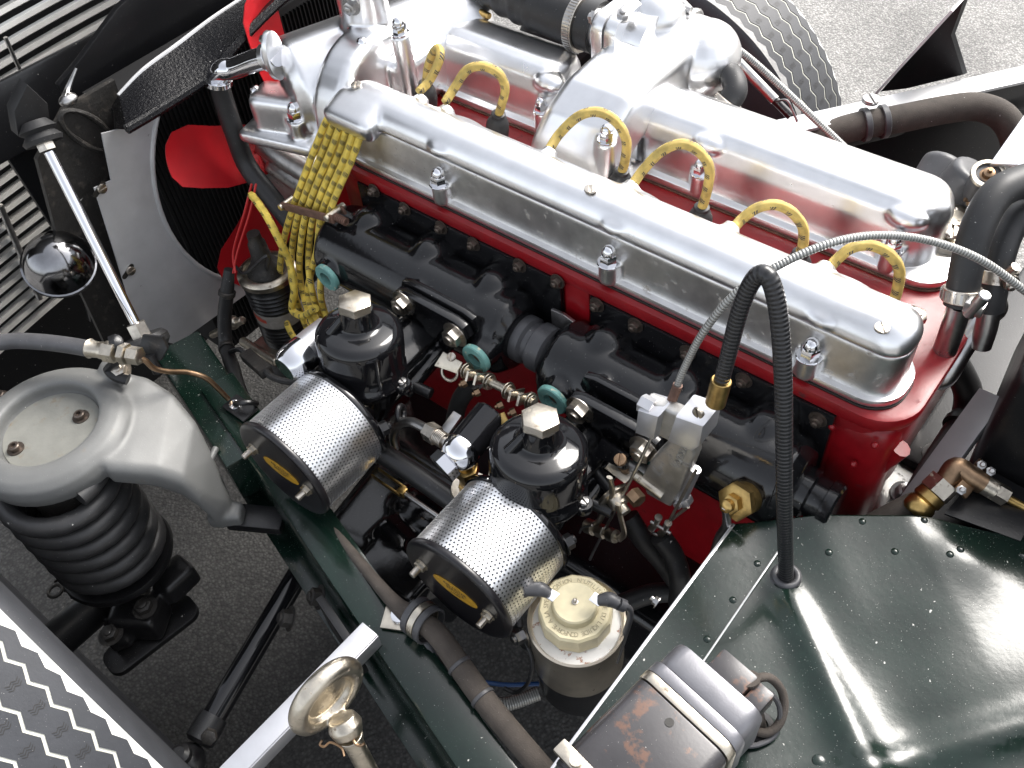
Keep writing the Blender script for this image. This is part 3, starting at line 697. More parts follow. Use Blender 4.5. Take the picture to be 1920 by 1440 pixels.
# ---- bridge pipe between the heads
t = thing('bridge_pipe', 'broad polished alloy pipe crossing over the far cam cover', 'coolant pipe', (-51, 70, 0))
g = G(); secs = []
for y_, z_, tl, w_, h_, dx in ((88.5,7.6,0,7.6,6.0,0), (86,7.7,0,8.6,7.0,0), (80,7.7,0,8.8,7.2,0), (74.5,7.5,0,8.9,7.2,-0.2), (71.6,6.9,18,9.2,7.2,-0.5), (69.6,5.4,42,9.6,7.2,-0.9), (68.6,3.4,64,10.2,7.2,-1.3), (68.2,0.6,84,11.0,7.2,-1.6)):
    a_ = math.radians(tl); up = V(0,-math.sin(a_),math.cos(a_)); secs.append([V(-49.8+dx,y_,z_)+X*u_+up*v_ for u_, v_ in rrect(w_,h_,1.7,5)])
g.loft(secs); g.ball(V(-46.2,85.5,7.2), 1, (4.2,4.6,4.4)); g.box(V(-51.4,68.6,0.8), (12.4,8.4,1.2), None, 0.4)
g.cyl(V(-46.4,66.6,0.4), V(-46.4,66.6,7.6), 1.15, 20)
g.cast('pipe_casting', 'polished_alloy', t, 0.25, 9)
g = G(); capnut(g, V(-46.4,66.6,7.6), Z, 0.8); g.obj('cap_nut', 'chrome', t)
for x_, y_ in ((-56.6,65.6), (-49.4,64.9)):
    g = G(); capnut(g, V(x_,y_,1.3), Z, 0.7); g.obj('cap_nut', 'chrome', t)

# ---- hose and thermostat flange on the far side
fl = P(1165,62,z=10.5)
t = thing('thermostat_flange', 'bolted alloy flange block between the ribbed black hose and the bridge pipe', 'pipe flange', fl+V(0,0,-6))
for k, dx in ((0,-1.6), (1,0.1)):
    g = G(); g.ext(rrect(8.4,7.6,1.7,5), fl+V(dx,0.5,-0.6), Y, Z, 0, 1.5, 0.2); g.obj('flange_plate', 'polished_alloy', t)
g = G(); g.cyl(fl+V(-5.5,0.5,-0.6), fl+V(-1.6,0.5,-0.6), 2.5, 28, 0.2); g.ball(fl+V(2.2,3.6,0.6), 1, (3.4,3.4,3.4)); g.cyl(fl+V(1.4,0.5,-0.6), fl+V(4,0.5,-0.6), 3.2, 28); g.obj('neck', 'polished_alloy', t)
for dy, dz in ((-2.9,2.4), (3.6,2.4), (-2.9,-3.4)):
    g = G(); hexbolt(g, fl+V(-1.6,dy+0.5,dz), -X, 0.75, 0.7); g.obj('bolt', 'steel', t)
g = G(); hexbolt(g, fl+V(1.2,-1.6,3.1), V(0.2,-0.2,1), 0.7, 0.5); g.obj('bolt', 'steel', t)
h0 = fl+V(-3.2,0.5,-0.6)
t = thing('top_hose', 'thick ribbed black coolant hose running left from the bolted flange', 'hose', h0+V(-14,0,-3))
g = G(); g.tube([h0, h0+V(-6,0.1,0.1), h0+V(-13,0.6,0.5), h0+V(-22,1.8,1.0), h0+V(-34,4.0,1.2)], lambda u: 3.0 + (0.22*max(0,math.sin(u*75)) if u > 0.3 else 0), 24, 22); g.obj('hose', 'rubber', t)
g = G(); g.ring(h0+V(-3.2,0,0), X, 3.35, 3.0, 1.2, 36); g.obj('hose_clamp', 'plated_steel', t)
g = G()
for k in range(26):
    a = PI*(0.5+k/26*0.9); g.box(h0+V(-2.6, 3.38*math.cos(a), 3.38*math.sin(a)), (0.9,0.12,0.25), Matrix.Rotation(a-PI/2,3,'X'))
g.obj('clamp_thread', 'steel', t)
# spring tensioned filler cable behind the front of the far cover
t = thing('spring_link', 'small steel coil spring link with brass sleeve behind the far cover', 'spring', P(880,15,z=6))
g = G(); a0, b0 = P(868,-2,z=8.5), P(896,20,z=8.0); dd = b0-a0
g.tube([a0+dd*(k/60)+V(0,0.35*math.cos(k*1.05),0.35*math.sin(k*1.05)) for k in range(61)], 0.1, 5, smooth=False); g.obj('coil', 'steel', t)
g = G(); g.cyl(b0, P(918,31,z=7.8), 0.42, 10, 0.05); g.obj('sleeve', 'brass', t)

# right hand outlet with elbow hose
t = thing('heater_elbow', 'short black elbow hose with two worm clamps beside the bridge pipe', 'hose', P(1350,205,z=6))
q = [P(1315,118,y=86), P(1345,128,y=85.5), P(1372,145,y=84), P(1378,172,y=82.5), P(1362,195,y=81.5), P(1347,214,y=81)]
g = G(); g.tube(q, 1.35, 20, 8); g.obj('hose', 'rubber', t)
for i, j in ((1,2), (4,5)):
    g = G(); c = q[i]; d = (q[j]-q[i-1]).normalized(); g.ring(c-d*0.6, d, 1.62, 1.35, 1.2, 28); g.obj('hose_clamp', 'plated_steel', t)
    g = G(); g.box(c+V(-0.9,-1.3,0.6), (1.1,0.9,0.9), None, 0.2); g.cyl(c+V(-1.6,-1.4,0.8), c+V(0.3,-1.5,0.6), 0.42, 10); g.obj('worm_screw', 'steel', t)
t = thing('outlet_housing', 'satin alloy outlet housing with clamp ears right of the bridge pipe', 'outlet housing', P(1285,90,z=4))
c = P(1278,70,y=87); ax = V(1,-0.12,-0.35).normalized()
g = G(); g.lathe(c-ax*3.5, ax, [(0,0), (2.5,0), (2.5,3.4), (3.1,3.7), (3.1,4.4), (2.4,4.8), (2.3,6.8), (3.5,7.0), (3.5,8.0), (1.6,8.2), (1.4,10.5), (0,10.5)], 28); g.obj('body', 'cast_alloy', t)
g = G(); g.torus(c-ax*0.2, ax, 3.2, 0.45, 28, 8); g.box(c+V(-0.5,-0.4,3.4), (2.6,1.1,1.4), None, 0.3); g.cyl(c+V(-1.9,-0.4,3.8), c+V(1.2,-0.4,3.8), 0.4, 10); g.obj('clamp_band', 'steel', t)
g = G(); p0 = P(1332,85,y=86); g.ext([(-1.4,-2.6), (1.4,-2.2), (1.4,2.4), (-1.2,2.6)], p0, V(1,0.3,-0.1), Z, -0.12, 0.12, 0.03); hexbolt(g, p0+V(0.2,-0.2,0.2), -Y, 0.6, 0.4); g.obj('bracket', 'plated_steel', t)
g = G(); p1 = P(1325,150,y=84); g.cyl(p1+V(0,0,1.2), p1+V(0,0,-2.2), 0.75, 14, 0.1); g.obj('drain_stub', 'plated_steel', t)

# ---- polished housing at the front of the engine
t = thing('front_water_housing', 'polished alloy water housing with filler neck at the fan end of the engine', 'water housing', (-84, 64, -3))
g = G(); g.cyl(V(-88.6,58.4,3.2), V(-77.5,83,4.0), 6.4, 40, 1.4)
g.cyl(V(-82.5,64,2.5), V(-77.5,64.5,2.5), 8.2, 40, 0.8)
g.box(V(-88.6,57.6,0.2), (8.2,5.0,7.5), Matrix.Rotation(0.35,3,'Z'), 1.4, 4)
g.box(V(-88.8,57.2,-1.6), (11.2,7.2,1.8), Matrix.Rotation(0.25,3,'Z'), 0.7, 3)
npk = P(690,52,z=9)
g.cyl(V(npk.x,npk.y,4), V(npk.x,npk.y,16.5), 3.0, 32)
for px, py, hz in ((683,100,9.0), (750,62,11.0)):
    q = P(px,py,z=hz); g.cyl(V(q.x,q.y,0), V(q.x,q.y,hz), 1.12, 20)
for px, py in ((486,190), (556,222)):
    q = P(px,py,z=1.8); g.cyl(V(q.x,q.y,-1), V(q.x,q.y,1.8), 1.25, 20)
g.box(V(-77.8,70,3.5), (5.5,9,7), None, 1.4, 4)
g.cast('housing', 'polished_alloy', t, 0.26, 8)
for px, py, hz, r_ in ((683,100,9.0,0.85), (750,62,11.0,0.85), (486,190,1.8,0.95), (556,222,1.8,0.95)):
    g = G(); capnut(g, P(px,py,z=hz), Z, r_); g.obj('cap_nut', 'chrome', t)
g = G(); g.lathe(V(npk.x,npk.y,16.2), Z, [(3.0,0), (4.2,0.5), (4.3,1.2), (3.9,1.6), (0,1.8)], 32); g.cyl(V(npk.x+1.6,npk.y-3.0,15.0), V(npk.x+3.6,npk.y-1.6,16.4), 0.9, 12, 0.1); g.obj('filler_cap', 'polished_alloy', t)
g = G(); hexbolt(g, V(npk.x+1.2,npk.y-2.7,13.4), V(0.3,-1,0), 0.8, 0.9); g.obj('neck_bolt', 'steel', t)
g = G(); bq = P(745,150,z=3.0); g.box(bq, (0.25,7.0,2.6), Matrix.Rotation(-0.25,3,'Z'), 0.05); g.box(bq+V(1.6,0.4,-1.2), (3.2,7.0,0.25), Matrix.Rotation(-0.25,3,'Z'), 0.05); g.obj('bracket', 'worn_alloy', t)
for r_, x_ in ((8.6,-78.6), (7.4,-77.9)):
    g = G(); g.lathe(V(x_,66,-4.5), X, [(0,-2), (r_,-2), (r_+0.2,-1.6), (r_,0), (r_-0.9,0.35), (0,0.35)], 56); g.obj('timing_cover', 'polished_alloy', t)
# lower pump castings
g = G(); g.cyl(P(488,268,y=57), P(585,330,y=58), 1.5, 20, 0.2); g.cyl(P(505,305,y=57), P(590,365,y=58), 1.3, 20, 0.2); g.box(P(545,330,y=60), (9,6,10), Matrix.Rotation(0.3,3,'Y'), 1.5, 3); g.cast('pump_casting', 'cast_alloy', t, 0.3, 4)
g = G(); g.tube([P(570,285,y=56), P(585,320,y=55.6), P(612,352,y=55)], 0.14, 6); g.obj('wire_clip', 'plated_steel', t)

# chrome bypass elbow and its hose
t = thing('bypass_elbow', 'bright chrome elbow pipe bolted to the front water housing', 'pipe', P(420,150,y=55))
q = [P(518,103,y=57.6), P(480,113,y=56.6), P(440,128,y=55.4), P(420,131,y=54.6), P(409,142,y=54.2), P(411,160,y=54.0)]
g = G(); g.tube(q, 1.35, 20, 8); g.ring(P(409,147,y=54.1), (q[5]-q[4]), 1.75, 1.3, 0.7, 24); g.obj('pipe', 'chrome', t)
g = G(); ax = (q[0]-q[1]).normalized(); g.ext([(1.75*math.cos(a)*(1.0), 3.1*math.sin(a)) for a in [2*PI*k/24 for k in range(24)]], q[0]-ax*0.4, ax.cross(Z), Z, -0.35, 0.35, 0.1); g.ring(q[0]-ax*1.6, ax, 1.7, 1.3, 0.8, 24); g.obj('flange', 'polished_alloy', t)
for z_ in (2.5, -2.6):
    g = G(); hexbolt(g, q[0]+V(-0.2,0,z_*0.86)-ax*0.72, -ax, 0.55, 0.5, washer=False); g.obj('bolt', 'steel', t)
g = G(); g.tube([P(410,150,y=54.0), P(418,185,y=53.8), P(440,250,y=53.4), P(463,310,y=53), P(505,365,y=52.5), P(552,425,y=52)], 1.3, 16, 8)
solo(g, 'bypass_hose', 'rubber', 'thin black hose hanging down from the chrome elbow in front of the fan', 'hose', P(470,320,y=53))

# ================================================================ inlet manifolds
def port(g, o, ax, r, h): g.cyl(o, Vector(o)+Vector(ax).normalized()*h, r, 24)
LY, LZ, LR = 51.2, -9.4, 5.0
C1 = P(674,632,z=-5.0); C2 = P(1010,850,z=-5.0)             # dashpot axes
F1 = (P(757,578,y=45.2)+P(845,625,y=45.2))/2+V(0.1,1.75,0.2); F2 = F1+V(C2.x-C1.x,0.2,0.3)             # carburettor flanges
def manifold(name, label, x0, x1, F, plate, bolts, lug):
    t = thing(name, label, 'manifold', ((x0+x1)/2, LY, LZ-LR), 'inlet manifolds')
    g = G(); g.cyl(V(x0,LY,LZ), V(x1,LY,LZ), LR, 40, 1.3)
    for k in range(3):
        x = x0 + (x1-x0)*(0.18+0.32*k); g.cyl(V(x,LY,LZ+0.3), V(x,55.2,LZ+1.2), 3.1, 24)
    g.box(V(F.x,(F.y+LY)/2+0.6,F.z-1.7), (6.4,LY-F.y+0.6,4.6), None, 1.4, 3)
    for sx in (-1, 1): g.cyl(V(F.x+sx*3.6,F.y+0.8,F.z-0.1), V(F.x+sx*3.6,LY+0.6,F.z-0.6), 1.3, 16)
    for k in range(3):
        x = x0 + (x1-x0)*(0.18+0.32*k); g.tube([V(x,LY-1.4,LZ+2.2), V(x+0.2,LY+1.6,LZ+LR-1.5), V(x+0.3,55.0,LZ+LR-2.0)], [2.0,2.5,2.6], 18, 6)
    for px, py in lug:
        p = P(px,py,y=45.9); g.cyl(p, V(p.x+0.3,LY,p.z+1.0), 1.75, 20)
    g.cast('log', 'black_casting', t, 0.28, 6)
    g = G(); g.ext([(F.x+a, F.z+b) for a, b in [(5.7,0.0), (5.2,1.5), (3.9,1.9), (-3.9,1.9), (-5.2,1.5), (-5.7,0.0), (-4.8,-2.0), (-2.5,-3.4), (2.5,-3.4), (4.8,-2.0)]], V(0,F.y,0), X, Z, -1.0, 0, 0.25); g.obj('carburettor_flange', 'black_casting', t)
    g = G(); a, b, c_, d = plate; g.ext([(a,c_), (b,c_), (b,d), (a,d)], V(0,55.2,0), X, Z, 0, 0.75, 0.2); g.obj('head_flange', 'black_casting', t)
    for px, py in bolts:
        g = G(); hexbolt(g, P(px,py,y=54.42), V(0,-1,0.02), 0.62, 0.55); g.obj('flange_nut', 'dark_nut', t)
    for px, py in lug:
        p = P(px,py,y=45.8); g = G(); g.ring(p, -Y, 1.8, 0.9, 0.7, 28, 0.12); g.obj('fibre_ring', 'teal_fibre', t)
        g = G(); g.cyl(p, p+V(0,0.6,0), 1.02, 18); g.obj('bore_plug', 'rusty_steel', t)
    return t
m1 = manifold('inlet_manifold', 'gloss black inlet manifold behind the front carburettor, near the yellow leads', -76.5, -46.8, F1, (-74,-43.8,-13.5,-1.75),
    [(760,391), (828,426), (889,457), (975,497), (1046,527), (702,357)], [(897,668), (618,517)])
m2 = manifold('inlet_manifold', 'gloss black inlet manifold behind the rear carburettor, with brass sender', -42.3, -13.2, F2, (-40.0,-13.0,-13.5,-1.75),
    [(1120,571), (1192,609), (1290,660), (1395,712), (1534,786)], [(1040,745), (1212,850)])
g = G(); g.lathe(V(-13.4,LY,LZ-0.2), X, [(2.6,0), (2.6,1.2), (2.2,1.4), (2.2,2.6), (2.45,2.7), (2.45,3.6), (2.2,3.8), (0,3.8)], 28); g.obj('end_plug', 'black_casting', m2)
g = G(); hexbolt(g, V(-9.6,LY-1.6,LZ-0.8), X, 0.55, 0.5); g.obj('plug_bolt', 'steel', m2)
t = thing('balance_sleeve', 'grey rubber balance sleeve joining the two black manifolds', 'sleeve', V(-44.6,LY,LZ-3))
g = G(); g.lathe(V(-47.4,LY,LZ+0.2), X, [(2.3,0), (2.75,0.3), (2.75,1.6), (2.35,1.9), (2.35,2.5), (2.8,2.8), (2.8,4.4), (2.4,4.8)], 32); g.obj('sleeve', 'grey_rubber', t)
g = G(); p = P(970,628,y=54); g.ext([(-1.6,-1.0), (2.4,-1.6), (2.8,0.6), (0,1.4), (-1.6,1.2)], P(1058,605,y=53.5), X, Z, -0.2, 0.2, 0.05); g.obj('clip_plate', 'steel', t)
t = thing('brass_sender', 'brass hexagon sender screwed into the rear manifold above the green panel', 'sender', P(1385,960,y=48))
p = P(1386,938,y=45.4); ax = V(-0.15,-0.85,0.5).normalized()
g = G(); g.lathe(p-ax*2.5, ax, [(1.6,0), (1.6,2.4)], 16); g.hexn(p, ax, 1.85, 0.9, X); g.obj('hexagon', 'brass', t)
g = G(); g.hexn(p+ax*0.9, ax, 0.95, 0.9, X); g.lathe(p+ax*1.8, ax, [(0.62,0), (0.62,0.6), (0.3,0.8)], 14); g.obj('terminal_nut', 'brass', t)
g = G(); g.tube([p+ax*2.4, P(1362,985,y=44.0), P(1348,1006,y=44.0), P(1335,1040,y=43.6)], [0.35,0.45,0.4,0.3], 10); g.obj('wire', 'steel', t)

# ================================================================ carburettors
DT = math.radians(8.0)
def carburettor(C):
    t = thing('carburettor', 'front gloss black carburettor with tall domed dashpot, beside the yellow leads', 'carburettor', V(C.x,C.y,-19), 'carburettors')
    d = V(0, math.sin(DT), math.cos(DT)); J = C - d*4.6                      # joint of dashpot and body
    g = G(); g.lathe(J, d, [(4.95,-0.3), (4.95,0.3), (4.75,0.45), (4.7,2.0), (4.7,4.7), (4.62,5.3), (4.3,5.8), (3.7,6.08), (2.6,6.2), (2.05,6.35), (1.85,6.7), (1.75,8.6), (0,8.6)], 56); 
    dp = g.obj('dashpot', 'black_enamel', t, 60)
    g = G(); bb = V(-0.55,-0.83,0); g.tube([J+d*7.9+bb*1.35, J+d*6.9+bb*2.3, J+d*6.2+bb*3.0], [0.45,0.55,0.62], 12); g.obj('vent_rib', 'black_enamel', dp)
    g = G(); g.hexn(J+d*8.6, d, 1.85, 1.0, V(1,0.25,0), 0.05); g.lathe(J+d*8.35, d, [(1.6,0), (1.6,0.3)], 24); g.obj('hexagon_cap', 'old_nickel' , t)
    # body
    bz = -12.6; g = G()
    g.lathe(J-d*0.1, -d, [(4.55,0), (4.55,0.5), (4.2,1.2), (3.6,3.4), (2.6,5.6), (1.6,7.5), (0,7.5)], 32)
    g.cyl(V(C.x,C.y-5.4,bz+0.8), V(C.x,F1.y-1.2,bz+1.8), 3.0, 28)
    g.box(V(C.x+1.0,C.y+4.8,bz+2.2), (4.4,9.5,3.6), Matrix.Rotation(0.42,3,'Y'), 0.35, 3)
    g.cyl(V(C.x-1.6,C.y+3,bz+2.4), V(C.x-1.6,C.y+9,bz+3.0), 1.1, 16)
    g.cyl(V(C.x+4.2,C.y+0.8,bz+0.3), V(C.x+4.2,C.y+9.0,bz+1.6), 0.9, 14)
    g.box(V(C.x,C.y-5.0,bz+0.6), (6.6,1.8,6.4), None, 0.7, 3)
    g.cast('body', 'black_casting', t, 0.25, 4)
    f = (P(757,578,y=45.2)+P(845,625,y=45.2))/2 + V(0,0.4,0)
    g = G(); g.ext([(f.x+a, f.z+b) for a, b in [(5.5,0.0), (5.0,1.3), (3.8,1.7), (-3.8,1.7), (-5.0,1.3), (-5.5,0.0), (-4.6,-1.8), (-2.4,-3.2), (2.4,-3.2), (4.6,-1.8)]], V(0,f.y,0), X, Z, -1.2, 0.0, 0.2); g.obj('mounting_flange', 'black_casting', t)
    for sx in (-1, 1):
        g = G(); hexbolt(g, V(f.x+sx*3.75,f.y-0.02,f.z-sx*0.25), -Y, 1.12, 1.0); g.obj('flange_nut', 'plated_steel', t)
    for a in (math.radians(-78), math.radians(12), math.radians(168)):
        q = J + V(math.cos(a)*4.9, math.sin(a)*4.9, -0.1)
        g = G(); g.lathe(q-d*0.9, d, [(1.0,0), (1.05,0.7), (0.9,0.95)], 18); g.obj('screw_lug', 'black_casting', t)
        g = G(); g.screw(q+d*0.05, d, 0.52, 0.4, V(0.4,1,0)); g.obj('slotted_screw', 'steel', t)
    g = G(); g.cyl(V(C.x+4.4,C.y+2.0,bz+0.6), V(C.x+6.8,C.y+2.4,bz+0.4), 0.65, 14, 0.08); g.obj('vacuum_stub', 'black_satin', t)
    return t
cb1 = carburettor(C1)
cb2 = dup(cb1, (C2.x-C1.x, C2.y-C1.y, 0.0), 'rear gloss black carburettor with tall domed dashpot, beside the fluid reservoir')

# front carburettor: chrome fuel banjo pointing to the left
t = thing('fuel_banjo', 'chrome fuel inlet with a large hexagon end left of the front carburettor', 'fuel fitting', P(560,680,z=-13))
e0, e1 = P(618,622,y=38.5), P(556,674,y=33.5); ax = (e1-e0).normalized()
g = G(); g.lathe(e0, ax, [(1.9,0), (2.0,2.2), (2.0,3.6)], 28); g.obj('barrel', 'bright_strip', t)
g = G(); g.lathe(e0+ax*3.6, ax, [(2.05,0), (2.1,1.2), (1.9,2.6), (1.4,3.2), (0,3.2)], 28); g.obj('banjo', 'chrome', t)
g = G(); L_ = (e1-e0).length; g.hexn(e0+ax*(L_-0.6), ax, 1.75, 1.1, Z); g.obj('hexagon', 'plated_steel', t)
# rear carburettor: float chamber lid, banjo, brass union, fuel pipe
t = thing('fuel_banjo', 'chrome fuel banjo with hexagon head and brass union left of the rear carburettor', 'fuel fitting', P(862,910,z=-18))
b = P(864,846,y=34.6); f0 = P(925,778,y=39.5)
g = G(); g.ball(b, 1.95, (1,1,1), None, 28, 18); g.obj('banjo', 'chrome', t)
g = G(); g.hexn(b+V(-0.3,-1.4,-0.35), V(-0.2,-1,-0.25), 1.65, 1.2, Z); g.obj('hexagon', 'chrome', t)
g = G(); g.cyl(b, f0, 1.75, 28, 0.2, r2=2.0); g.obj('float_lid', 'black_enamel', t)
g = G(); g.hexn(b+V(0.1,0.2,-4.1), Z, 1.25, 1.2, X); g.lathe(b+V(0.1,0.2,-6.5), Z, [(1.0,0), (1.0,2.4), (0.8,2.6), (0.8,5)], 18); g.hexn(b+V(0.1,0.2,-6.6), Z, 1.2, 1.0, X); g.obj('brass_union', 'brass', t)
g = G(); g.lathe(b+V(0.1,0.2,-7.6), Z, [(2.0,0), (2.2,0.5), (2.0,1.0)], 20); g.obj('seat_washer', 'old_nickel', t)
g = G(); g.box(P(845,795,y=40)+V(0,0,0), (1.2,2.8,0.5), Matrix.Rotation(0.3,3,'X'), 0.1); g.obj('lid_clip', 'steel', t)
g = G(); g.ring(P(916,788,y=38.6), V(-0.3,-0.7,0.6), 0.5, 0.22, 0.3, 16, 0.05); g.obj('tickler_ring', 'steel', t)
g = G(); g.ext([(0,0), (1.8,0.4), (1.2,1.9), (0.2,1.6)], P(933,808,y=38.3), V(0.8,0.2,0.4), V(0,0.5,0.8), 0, 0.12); g.obj('brass_tag', 'brass', t)
t = thing('fuel_pipe', 'bent steel fuel pipe with hexagon union between the two carburettors', 'fuel pipe', P(770,800,z=-16))
q = [P(742,838,y=35.5), P(738,815,y=35.6), P(748,796,y=35.7), P(770,791,y=35.6), P(795,802,y=35.4), P(815,814,y=35.2), P(838,830,y=35)]
g = G(); g.tube(q, 0.52, 12, 8); g.obj('pipe', 'steel', t)
ax = (q[6]-q[4]).normalized()
g = G(); g.hexn(q[4]+ax*0.7, ax, 1.05, 1.5, Z); g.obj('union_nut', 'plated_steel', t)
g = G()
for k in range(6): g.ring(q[4]+ax*(2.2+0.22*k), ax, 0.85, 0.3, 0.14, 18, 0.03)
g.obj('thread', 'plated_steel', t)
g = G(); hexbolt(g, P(722,806,y=34.8), V(-0.8,-0.6,0.1), 0.75, 0.9); g.obj('clip_bolt', 'plated_steel', t)
g = G(); g.torus(P(752,775,y=36.4), V(1,0.5,0.2), 0.8, 0.32, 20, 8); g.obj('clip_ring', 'black_satin', t)

# ================================================================ air filters
def air_filter(c0):
    R, LN = 6.15, 8.8
    t = thing('air_filter', 'perforated steel drum air filter on the front carburettor, beside the grey spring cap', 'air filter', c0+V(0,LN/2,-R-0.3), 'drum air filters')
    # perforated sheet: staggered round holes in a rolled cylinder
    g = G(); NA, NL = 92, 22; pa = 2*PI/NA; pl = LN/NL; h = 0.25
    def pt(a, l, r=R): return V(c0.x + r*math.cos(a), c0.y + l, c0.z + r*math.sin(a))
    vs = []; fs = []
    for j in range(NL):
        for i in range(NA):
            if math.sin((i+0.5)*pa) < -0.95: pass
            ac = (i + (0.5 if j % 2 else 0.0))*pa; lc = (j+0.5)*pl; n = len(vs)
            sq = [(-0.5,-0.5), (0,-0.5), (0.5,-0.5), (0.5,0), (0.5,0.5), (0,0.5), (-0.5,0.5), (-0.5,0)]
            for u, v in sq: vs.append(pt(ac+u*pa, lc+v*pl))
            for u, v in sq:
                k = math.hypot(u, v); vs.append(pt(ac+u/k*h*pa, lc+v/k*h*pl))
            for u, v in sq:
                k = math.hypot(u, v); vs.append(pt(ac+u/k*h*pa*0.97, lc+v/k*h*pl*0.97, R-0.07))
            for q in range(8):
                q2 = (q+1) % 8; fs.append([n+q, n+q2, n+8+q2, n+8+q]); fs.append([n+8+q, n+8+q2, n+16+q2, n+16+q])
    g.add(vs, fs); g.obj('perforated_drum', 'polished_alloy', t, 50)
    g = G(); g.lathe(c0, Y, [(R-0.35,0.1), (R-0.35,LN-0.1)], 48); g.obj('filter_element', 'filter_felt', t)
    g = G(); g.lathe(c0, -Y, [(0,0.28), (R-0.5,0.28), (R-0.2,0.34), (R+0.12,0.22), (R+0.22,0.0), (R+0.2,-0.35), (R+0.05,-0.5)], 72); g.obj('front_plate', 'plate_black', t, 60)
    g = G(); g.lathe(c0+V(0,LN,0), Y, [(R-0.2,-0.5), (R+0.2,-0.35), (R+0.22,0.0), (R+0.1,0.3), (R-0.4,0.4), (0,0.4)], 72); g.obj('back_plate', 'black_enamel', t, 60)
    for sx in (-1, 1):
        p = c0 + V(sx*4.1, -0.3, 0.55-sx*0.25); g = G(); g.lathe(p, -Y, [(0.75,0), (0.75,0.1)], 16); g.hexn(p, -Y, 0.62, 0.55, Z); g.obj('bolt_nut', 'old_nickel', t)
        g = G(); g.cyl(p+V(0,-0.5,0), p+V(0,-1.5,0), 0.36, 12, 0.06); g.obj('bolt_stud', 'plated_steel', t)
    bc = c0 + V(0,-0.30,0.15)
    g = G(); g.ext([(2.75*math.cos(2*PI*k/36), 1.15*math.sin(2*PI*k/36)) for k in range(36)], bc, X, Z, 0.0, 0.05); bd = g.obj('badge', 'badge_gold', t)
    g = G(); g.text('AIR FILTER', 0.62, bc+V(0,-0.055,0.42), X, Z, 0.008); g.text('SERVICE', 0.62, bc+V(0,-0.055,-0.12), X, Z, 0.008); g.text('UNIT', 0.5, bc+V(0,-0.055,-0.66), X, Z, 0.008); g.obj('badge_lettering', 'print_black', bd)
    return t
A1 = P(532,880,z=-12.6); A2 = P(858,1105,z=-12.6)
af1 = air_filter(A1)
af2 = dup(af1, A2-A1, 'perforated steel drum air filter on the rear carburettor, beside the fluid reservoir')
for t, A, C in ((af1, A1, C1), (af2, A2, C2)):
    g = G(); g.cyl(V(C.x,A.y+8.9,-12), V(C.x,C.y-3,-12), 3.2, 24)
    p = A+V(5.6,9.2,1.2); hexbolt(g, p, V(0.4,1,0), 0.8, 0.9)
    g.obj('intake_neck', 'black_satin', t)
t = thing('breather_tube', 'straight black tube linking the backs of the two drum filters', 'tube', P(790,905,z=-16))
g = G(); g.tube([P(700,838,z=-15.5), P(790,898,z=-15.5), P(885,965,z=-15.5)], 1.18, 20, 6); g.obj('tube', 'black_satin', t)
g = G(); d = (P(790,898,z=-15.5)-P(700,838,z=-15.5)).normalized(); g.ring(P(708,846,z=-15.5), d, 1.35, 1.1, 0.5, 24); g.obj('collar', 'black_satin', t)

# ================================================================ throttle linkage between the carburettors
t = thing('throttle_linkage', 'steel throttle shaft with paired coupling plates between the carburettors', 'linkage', P(925,725,y=44))
s0, s1 = P(838,678,y=44.0), P(1002,756,y=43.2); ax = (s1-s0).normalized()
g = G(); g.cyl(s0, s1, 0.46, 14); g.obj('shaft', 'old_nickel', t)
def at(px): return s0 + (s1-s0)*((px-838)/(1002-838))
for k, px in enumerate((893, 908, 971, 986)):
    g = G(); c = at(px); u = V(0.1,-0.75,0.65); g.ext([(-0.55,-1.5), (0.55,-1.5), (0.55,1.7), (-0.55,1.7)], c, (u.cross(ax)), u, -0.13, 0.13, 0.03); g.obj('coupling_plate', 'old_nickel', t)
for px in (878, 921, 956, 996):
    g = G(); c = at(px); g.ring(c-ax*0.1, ax, 0.95, 0.35, 0.14, 20, 0.03); g.ring(c+ax*0.18, ax, 0.8, 0.35, 0.14, 20, 0.03); g.obj('spring_washer', 'old_nickel', t)
for px, py in ((876,716), (901,733), (944,757), (968,770)):
    g = G(); c = P(px,py,y=43.0); hexbolt(g, c, V(-0.5,-0.8,-0.2), 0.45, 0.6, washer=False); g.obj('pinch_bolt', 'copper_fitting', t)
g = G(); c = P(850,683,y=43.8); g.ext([(-1.4,-0.9), (1.2,-0.6), (1.4,0.8), (-1.0,1.0)], c+V(0,-0.6,0.7), V(0.9,0.2,-0.2), V(0,0.6,0.8), 0, 0.2, 0.05); g.torus(c+V(0.2,-0.9,-0.3), V(0.2,-0.8,0.6), 0.95, 0.2, 20, 8); g.obj('end_lever', 'old_nickel', t)
g = G(); g.screw(P(847,670,y=43.6), V(0,-0.4,0.9), 0.5, 0.3, V(1,0.6,0)); g.obj('lever_screw', 'plated_steel', t)
g = G(); g.tube([P(890,715,y=44), P(862,752,y=43.5), P(851,800,y=43), P(852,850,y=42.5)], 1.05, 14, 8)
solo(g, 'drain_hose', 'rubber', 'short black drain hose hanging behind the throttle shaft', 'hose', P(855,800,y=43))

